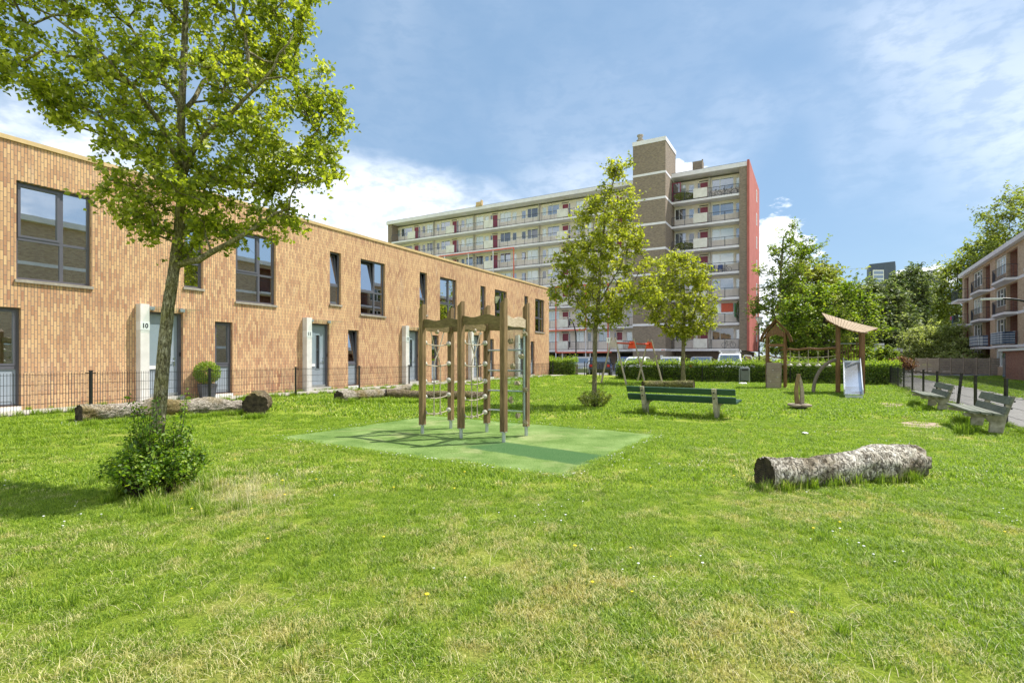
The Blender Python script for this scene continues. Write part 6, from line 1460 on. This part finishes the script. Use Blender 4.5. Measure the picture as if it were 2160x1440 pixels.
bg('park_tree', 'tallest tree at the right edge, above the roof of the brick block', [(2060, 600), (2070, 540), (2100, 500), (2085, 450), (2110, 415), (2160, 405), (2230, 380), (2300, 430), (2320, 600), (2200, 700)], 74, 6, 260, 16000, .42, MT['leaf_o'], 28, 2170, gap=.35)
bg('park_tree', 'far green tree top between the dark tree and the tall olive tree', [(1940, 760), (1945, 690), (1960, 640), (1985, 640), (2000, 690), (2000, 760)], 95, 5, 90, 7000, .55, MT['leaf_o'], 29, 1972)
bg('flowering_bush', 'pale rounded bush in front of the brick block corner', [(1898, 765), (1905, 725), (1930, 700), (1965, 685), (2005, 682), (2030, 700), (2035, 770)], 56, 2.8, 190, 14000, .24, MT['leaf_p'], 30, 1968, group='bushes beyond the fence', minh=.3, r=.1, spread=.55, gap=.2)
bg('round_tree', 'little round headed tree beside the sign post with two plates', [(1850, 748), (1856, 735), (1872, 729), (1888, 736), (1893, 750), (1885, 764), (1858, 764)], 47, .85, 60, 5000, .14, MT['leaf_b'], 31, 1874, 742, group='bushes beyond the fence', minh=.8, r=.07, spread=.24)
bg('garden_bush', 'mixed garden bush growing over the timber fence', [(1985, 775), (1985, 750), (2010, 742), (2060, 740), (2100, 748), (2115, 775)], 50, 1.2, 110, 7000, .16, MT['leaf_p'], 32, 2050, group='bushes beyond the fence', minh=.2, r=.06, spread=.4, gap=.1)
bg('garden_bush', 'low green bush behind the bright spreading tree', [(1655, 775), (1660, 735), (1700, 722), (1745, 735), (1760, 775)], 49, 1.6, 110, 7000, .2, MT['leaf3'], 33, 1706, group='bushes beyond the fence', minh=.2, r=.06, spread=.4, gap=.1)
bg('garden_bush', 'green bush between the play tower awning and the round little tree', [(1770, 780), (1780, 740), (1815, 728), (1850, 742), (1856, 780)], 56, 1.6, 100, 6000, .22, MT['leaf3'], 34, 1812, group='bushes beyond the fence', minh=.2, r=.06, spread=.4, gap=.1)
bg('garden_bush', 'small yellowish bush at the foot of the red end wall', [(1590, 775), (1592, 755), (1608, 748), (1622, 756), (1624, 778)], 52, .8, 50, 3000, .15, MT['leaf_p'], 35, 1607, group='bushes beyond the fence', minh=.1, r=.04, spread=.3, gap=.1)
# ------------------------------------------------------------------ hedges and shrubs
def hedge(label, t0, t1, n0, n1, h, n, seed, mat=None, nm='hedge', group='clipped hedges behind the low fence', ls=.095, topmat=True):
    rg = np.random.default_rng(seed); c = BP((t0 + t1) / 2, (n0 + n1) / 2); T = thing(nm, label, 'hedge', (c.x, c.y, 0), 0, group)
    def pts(k_, top):
        t = rg.uniform(t0, t1, k_); q = rg.uniform(0, 1, k_); e = np.abs(rg.normal(size=k_)) * .06
        if top: nn = rg.uniform(n0 - .05, n1, k_); z = h - .10 + np.abs(rg.normal(size=k_)) * .17
        else:
            fr = rg.uniform(0, 1, k_) < .7; nn = np.where(fr, n0 + e, rg.uniform(n0, n1, k_)); z = rg.uniform(.03, h, k_)
            nn = nn - .08 * np.array([noise.noise(Vector((a * 1.2, b * 2, seed))) for a, b in zip(t, z)])
        hm = np.array([noise.noise(Vector((a * .9, seed, 0))) + .6 * noise.noise(Vector((a * 3.1, seed, 2))) for a in t]) * .13
        z = z * (1 + hm)
        return np.stack([C1.x + BDir.x * t + BNrm.x * nn, C1.y + BDir.y * t + BNrm.y * nn, z], 1)
    core = MB(); core.add([BP(t, q, z) for t in (t0 + .1, t1 - .1) for q in (n0 + .22, n1 - .1) for z in (0, h - .25)], [(0, 1, 3, 2), (4, 6, 7, 5), (0, 4, 5, 1), (2, 3, 7, 6), (0, 2, 6, 4), (1, 5, 7, 3)])
    core.build('branches', MT['bark_d'], T)
    V, Fc, at = leaves(pts(n, False), ls, rg, up=.1); np_mesh('foliage', V, Fc, mat or MT['leaf_h'], T, at)
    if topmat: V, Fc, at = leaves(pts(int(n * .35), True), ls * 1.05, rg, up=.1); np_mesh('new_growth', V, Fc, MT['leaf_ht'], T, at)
hedge('short clipped hedge between the end of the terrace and the gap with the steel hoop', 18.15, 22.5, .45, 1.6, 1.32, 9000, 1)
hedge('long clipped hedge behind the swing, the litter bin and the play towers', -.6, 15.3, .45, 1.6, 1.15, 27000, 2)
bg('red_shrub', 'low shrub of reddish leaves beyond the fence corner', [(1880, 780), (1884, 763), (1905, 757), (1924, 763), (1928, 780)], 42, .8, 50, 3500, .13, MT['leaf_r'], 36, 1905, group='bushes beyond the fence', minh=.1, r=.04, spread=.3, gap=.1)
hedge('bright low hedge beyond the fence corner beside the reddish one', -1.5, 5.5, 5.5, 6.6, 1.3, 6000, 5, MT['leaf3'], topmat=False, group='low hedges beyond the fence', ls=.13)
def shrub(label, c, rx, ry, h, nstem, nl, ls, mat, seed, name='shrub', par=None, pw=.5, wild=.35):
    rg = np.random.default_rng(seed); T = thing(name, label, 'shrub', c) ; m = MB(); LP = []
    for i in range(nstem):
        a = rg.uniform(0, 6.28); r = rg.uniform(.1, 1) ** .6; b = Vector(c) + Vector((math.cos(a) * rx * r * .55, math.sin(a) * ry * r * .55, 0)); hh = h * (1 - .55 * r ** 2) * rg.uniform(.55, 1.0) * (1.0 if rg.random() > .12 else 1 + wild)
        tp = b + Vector((math.cos(a) * rx * r * .5 + rg.normal() * .06, math.sin(a) * ry * r * .5 + rg.normal() * .06, hh)); mid = b.lerp(tp, .5) + Vector((rg.normal() * .03, rg.normal() * .03, .04))
        m.tube([b, mid, tp], [.006, .004, .002], 4, False); k_ = max(3, int(nl / nstem)); f_ = rg.uniform(.08, 1, k_) ** pw
        for f in f_:
            p = (b * (1 - f) ** 2 + mid * 2 * f * (1 - f) + tp * f * f); sg = .028 + .09 * (1 - f) * rx; LP.append([p.x + rg.normal() * sg, p.y + rg.normal() * sg, max(c[2] + .01, p.z + rg.normal() * sg * .6)])
    m.build('stems', MT['bark_d'], T); V, Fc, at = leaves(np.array(LP), ls, rg, up=.2); np_mesh('foliage', V, Fc, mat, T, at); return T
shrub('leafy green suckers growing thickly round the foot of the leaning foreground tree', on(*px(335, 5.95)[:2]), .43, .50, .88, 190, 8500, .044, MT['leaf_s'], 3, wild=.45)
shrub('small reddish green shoots at the foot of the slim young tree', on(*px(1254, 16.15)[:2]), .5, .45, .62, 60, 2000, .06, MT['leaf_o'], 6)
tpl = FP(1.62, .36, TZ + .45)
leaf_cloud('box_bush', 'round clipped box bush growing in the planter beside the door of number 10', 'shrub', (tpl.x, tpl.y, tpl.z + .33), (.37, .37, .34), 4200, .045, MT['leaf3'], seed=9)
# weeds at the foot of the terrace and along the fence
# ------------------------------------------------------------------ grass
def grass_mat(name, base, dry, tr=.35):
    m, nt, b = new_mat(name); q = N(nt); nt.nodes.remove(b)
    at = q.n('ShaderNodeAttribute', attribute_name='var').outputs['Fac']; pos = q.n('ShaderNodeNewGeometry').outputs['Position']
    n1 = q.noise(.42, 5, .6, pos); n3 = q.noise(2.5, 4, .6, pos); n4 = q.noise(9, 3, .6, pos)
    green = q.ramp(at, [(0, base[0]), (.5, base[1]), (1, base[2])]); yel = q.ramp(at, [(0, dry[0]), (.5, dry[1]), (1, dry[2])])
    sp = q.n('ShaderNodeSeparateXYZ'); q.l(pos, sp.inputs[0])
    near = q.n('ShaderNodeMapRange'); q.l(sp.outputs[1], near.inputs[0]); near.inputs[1].default_value = 9.5; near.inputs[2].default_value = 2.0; near.inputs[3].default_value = -.06; near.inputs[4].default_value = .055    # the lawn is worn and drier where people stand
    f = q.math('ADD', q.math('ADD', q.math('MULTIPLY', n1, .45), q.math('MULTIPLY', n3, .35)), q.math('ADD', q.math('MULTIPLY', n4, .2), near.outputs[0]))
    f2 = q.ramp(f, [(.46, 0.0), (.62, 1.0)]); pick = q.math('GREATER_THAN', q.math('ADD', f2, q.math('MULTIPLY', at, .75)), 1.02)
    col = q.mix(q.math('ADD', q.math('MULTIPLY', pick, .72), q.math('MULTIPLY', f2, .2)), green, yel)
    df = q.n('ShaderNodeBsdfDiffuse'); t = q.n('ShaderNodeBsdfTranslucent'); gl = q.n('ShaderNodeBsdfGlossy'); gl.inputs['Roughness'].default_value = .45
    q.l(col, df.inputs[0]); q.l(q.mix(1.0, col, (1.15, 1.3, .6), 'MULTIPLY'), t.inputs[0]); mx = q.n('ShaderNodeMixShader'); mx.inputs[0].default_value = tr; q.l(df.outputs[0], mx.inputs[1]); q.l(t.outputs[0], mx.inputs[2])
    m2 = q.n('ShaderNodeMixShader'); m2.inputs[0].default_value = .03; q.l(mx.outputs[0], m2.inputs[1]); q.l(gl.outputs[0], m2.inputs[2]); q.l(m2.outputs[0], nt.nodes['Material Output'].inputs[0]); return m
MT['grass'] = grass_mat('grass_blades', [(.07, .14, .014), (.25, .37, .03), (.47, .57, .075)], [(.22, .17, .06), (.58, .49, .18), (.88, .78, .46)], .45)
MT['straw'] = plain('dry_straw', (.62, .55, .32), .9)
def clump(kind, seed, nb, R_, h, w):
    rg = np.random.default_rng(seed); V = []; Fc = []; A = []
    for i in range(nb):
        r = R_ * math.sqrt(rg.uniform(0, 1)); a = rg.uniform(0, 6.283); x, y = r * math.cos(a), r * math.sin(a); hh = h * rg.uniform(.45, 1.15); l = rg.uniform(.4, 1.7) * hh if kind in ('near', 'mid', 'far') else (rg.uniform(.2, .8) * hh if kind != 'straw' else hh * 1.5); b = rg.uniform(0, 6.283)
        if kind == 'straw': hh *= .35
        dx, dy = math.cos(b), math.sin(b); sx, sy = -dy * w / 2, dx * w / 2; k_ = len(V); z0 = -.01
        V += [(x - sx, y - sy, z0), (x + sx, y + sy, z0), (x + dx * l * .35 + sx * .8, y + dy * l * .35 + sy * .8, hh * .62), (x + dx * l * .35 - sx * .8, y + dy * l * .35 - sy * .8, hh * .62), (x + dx * l, y + dy * l, hh)]
        Fc += [(k_, k_ + 1, k_ + 2), (k_, k_ + 2, k_ + 3), (k_ + 3, k_ + 2, k_ + 4)]; v_ = rg.uniform(0, 1); A += [v_] * 5
    me = bpy.data.meshes.new('clump'); me.from_pydata(V, [], Fc); at = me.attributes.new('var', 'FLOAT', 'POINT'); at.data.foreach_set('value', A)
    me.materials.append(MT['straw'] if kind in ('straw', 'hay') else MT['grass']); o = bpy.data.objects.new('clump_%02d' % seed, me); return o
def daisy(seed, c, nm):
    m = MB(); m.lathe([(.001, .038), (.011, .042), (.010, .045), (.001, .047)], (0, 0, 0), 7); m.tube([(0, 0, 0), (0, 0, .04)], .0012, 3, False); me = bpy.data.meshes.new('clump'); me.from_pydata([tuple(v) for v in m.v], [], m.f); me.materials.append(plain(nm, c, .8)); return bpy.data.objects.new('clump_%02d' % seed, me)
gc = bpy.data.collections.new('grass_clumps')
for i in range(5): gc.objects.link(clump('near', i, 95, .085, .030, .0036))          # 0-4 near lawn
for i in range(5, 8): gc.objects.link(clump('mid', i, 80, .17, .040, .008))           # 5-7 middle distance
for i in range(8, 10): gc.objects.link(clump('far', i, 60, .40, .08, .026))           # 8-9 far
gc.objects.link(clump('tuft', 10, 70, .06, .15, .006)); gc.objects.link(clump('tuft', 11, 60, .10, .24, .007)); gc.objects.link(daisy(14, (.8, .8, .76), 'daisy_white')); gc.objects.link(daisy(15, (.75, .60, .02), 'dandelion_yellow')); gc.objects.link(clump('hay', 16, 16, .12, .22, .0028)); gc.objects.link(clump('straw', 12, 7, .14, .075, .0026)); gc.objects.link(clump('straw', 13, 4, .16, .10, .0026))
def scatter():
    rg = np.random.default_rng(77); pts = []; idx = []; scl = []
    def blocked(x, y):
        if in_quad(x, y, MATQ, -.03): return True
        d = (x - T0.x) * TN.x + (y - T0.y) * TN.y; s = (x - T0.x) * TD.x + (y - T0.y) * TD.y
        if d < 1.47 and s < 28.6: return True
        r = (x - R0.x) * RNr.x + (y - R0.y) * RNr.y
        if .22 < r < 3.2: return True
        b = (x - C1.x) * BNrm.x + (y - C1.y) * BNrm.y
        if r < .3 and b > .4: return True
        for (cx, cy, rx, ry, ro, sd) in PATCH:
            X = (x - cx) * math.cos(ro) + (y - cy) * math.sin(ro); Y = -(x - cx) * math.sin(ro) + (y - cy) * math.cos(ro)
            if (X / rx) ** 2 + (Y / ry) ** 2 < (.8 + .35 * noise.noise(Vector((x * 3, y * 3, 0)))): return True if rg.random() < .82 else False
        return False
    def fill(y0, y1, dens, ids, s0, s1, margin=.6):
        n = int((y1 - y0) * (y1 + y0) * .5 * 2 * .985 * dens + (y1 - y0) * 2 * margin * dens); c = 0
        y = np.sqrt(rg.uniform(y0 ** 2, y1 ** 2, n)); x = rg.uniform(-1, 1, n) * (y * .985 + margin)
        for X, Y in zip(x, y):
            if blocked(X, Y): continue
            pts.append((X, Y, gh(X, Y))); idx.append(int(rg.choice(ids))); scl.append(rg.uniform(s0, s1) * (1 + .35 * noise.noise(Vector((X * .8, Y * .8, 5)))))
    fill(.8, 6.0, 150, [0, 1, 2, 3, 4], .75, 1.25, 1.2); fill(6.0, 13.0, 46, [5, 6, 7], .8, 1.2); fill(13, 26, 11, [8, 9], .7, 1.0); fill(26, 44, 6, [8, 9], .8, 1.1)
    # straw left by the mower, small tufts
    n = 3600; y = rg.uniform(1.6, 15, n); x = rg.uniform(-1, 1, n) * (y + .5)
    for X, Y in zip(x, y):
        if noise.noise(Vector((X * .5, Y * .5, 1))) > -.05 and not blocked(X, Y): pts.append((X, Y, gh(X, Y) + .01)); idx.append(int(rg.choice([12, 13]))); scl.append(rg.uniform(.3, 1.1))
    n = 340; y = rg.uniform(2.4, 20, n); x = rg.uniform(-1, 1, n) * (y + .5)
    for X, Y in zip(x, y):
        if not blocked(X, Y): pts.append((X, Y, gh(X, Y))); idx.append(10); scl.append(rg.uniform(.3, .75))
    n = 5200; y = rg.uniform(3.5, 16, n); x = rg.uniform(-1, 1, n) * (y + .5)
    for X, Y in zip(x, y):
        if noise.noise(Vector((X * .9 + 30, Y * .9, 1))) > .30 and rg.random() < .5 and not blocked(X, Y): pts.append((X, Y, gh(X, Y))); idx.append(14 if rg.random() < .97 else 15); scl.append(rg.uniform(.5, 1.0))
    for X, Y in zip(rg.uniform(-5, 5, 40), rg.uniform(2.5, 9, 40)):
        if not blocked(X, Y): pts.append((X, Y, gh(X, Y))); idx.append(15); scl.append(rg.uniform(.8, 1.4))
    def line(f, n, ids, s0, s1):
        for i in range(n):
            p = f(rg.random()); p = (p[0] + rg.normal() * .05, p[1] + rg.normal() * .05); pts.append((p[0], p[1], gh(*p))); idx.append(int(rg.choice(ids))); scl.append(rg.uniform(s0, s1))
    P_ = lambda a, b: (lambda t: (a[0] + (b[0] - a[0]) * t, a[1] + (b[1] - a[1]) * t))
    line(P_(px(1605, 5.90), px(1930, 6.45)), 60, [10, 11], .4, .85); line(P_(px(180, 10.0), px(505, 12.35)), 60, [10], .6, 1.1); line(P_(px(520, 12.0), px(560, 12.2)), 16, [10], .6, 1.1)
    line(P_(px(700, 15.2), px(1040, 18.3)), 70, [10], .7, 1.3); line(P_(lp[0], lp[-1]), 330, [10], .5, 1.2); line(P_(rp[1], rp[-1]), 200, [10], .6, 1.3); line(P_(BP(15.3, .1), BP(0, .1)), 160, [10, 11], .7, 1.2); line(P_(BP(24, .1), BP(18, .1)), 50, [10], .7, 1.2)
    for (cx, cy) in ((9.0, 10.4), (10.15, 12.0), (11.6, 15.0), (12.6, 16.6), (3.62, 14.3), (5.11, 13.2), (1.5, 14.6)): line(P_((cx - .3, cy - .2), (cx + .3, cy + .3)), 16, [10, 11], .6, 1.1)
    line(P_(FP(-3, .06), FP(26, .06)), 260, [10], .35, .9)
    # long dry grass round the leaning tree
    for i in range(90):
        X, Y = px(345 + rg.normal() * 75, 5.75 + rg.normal() * .45)[:2]; pts.append((X, Y, gh(X, Y))); idx.append(int(rg.choice([10, 11]))); scl.append(rg.uniform(.3, .9))
    for i in range(80):
        X, Y = px(500 + rg.normal() * 62, 5.8 + rg.normal() * .5)[:2]; pts.append((X, Y, gh(X, Y))); idx.append(16); scl.append(rg.uniform(.25, .9))
    # fringe creeping over the play surface edge
    for i in range(4):
        a, b = MATQ[i], MATQ[(i + 1) % 4]; line(P_(a, b), int((b - a).length * 60), [5, 6, 7], .35, 1.0); line(P_(a, b), int((b - a).length * 9), [14], .6, 1.0)
    n = len(pts); me = bpy.data.meshes.new('grass'); me.vertices.add(n); me.vertices.foreach_set('co', np.array(pts, np.float32).ravel())
    at = me.attributes.new('idx', 'INT', 'POINT'); at.data.foreach_set('value', np.array(idx, np.int32)); at = me.attributes.new('scl', 'FLOAT', 'POINT'); at.data.foreach_set('value', np.array(scl, np.float32))
    at = me.attributes.new('rot', 'FLOAT', 'POINT'); at.data.foreach_set('value', rg.uniform(0, 6.283, n).astype(np.float32))
    o = bpy.data.objects.new('grass', me); COL.objects.link(o); tag(o, 'short mown lawn grass with dry yellow patches', 'grass', kind='stuff')
    ng = bpy.data.node_groups.new('grass_scatter', 'GeometryNodeTree'); ng.interface.new_socket('Geometry', in_out='INPUT', socket_type='NodeSocketGeometry'); ng.interface.new_socket('Geometry', in_out='OUTPUT', socket_type='NodeSocketGeometry')
    N_ = ng.nodes; L = ng.links; gi = N_.new('NodeGroupInput'); go = N_.new('NodeGroupOutput'); iop = N_.new('GeometryNodeInstanceOnPoints'); ci = N_.new('GeometryNodeCollectionInfo')
    ci.inputs['Collection'].default_value = gc; ci.inputs['Separate Children'].default_value = True; ci.inputs['Reset Children'].default_value = True
    def na(nm, ty): x = N_.new('GeometryNodeInputNamedAttribute'); x.data_type = ty; x.inputs['Name'].default_value = nm; return x.outputs[0]
    cx = N_.new('ShaderNodeCombineXYZ'); L.new(na('rot', 'FLOAT'), cx.inputs[2]); iop.inputs['Pick Instance'].default_value = True
    L.new(gi.outputs[0], iop.inputs['Points']); L.new(ci.outputs[0], iop.inputs['Instance']); L.new(na('idx', 'INT'), iop.inputs['Instance Index']); L.new(cx.outputs[0], iop.inputs['Rotation']); L.new(na('scl', 'FLOAT'), iop.inputs['Scale']); L.new(iop.outputs[0], go.inputs[0])
    md = o.modifiers.new('scatter', 'NODES'); md.node_group = ng
    print('grass points', n)
scatter()
for m_ in bpy.data.materials: m_.use_fake_user = False
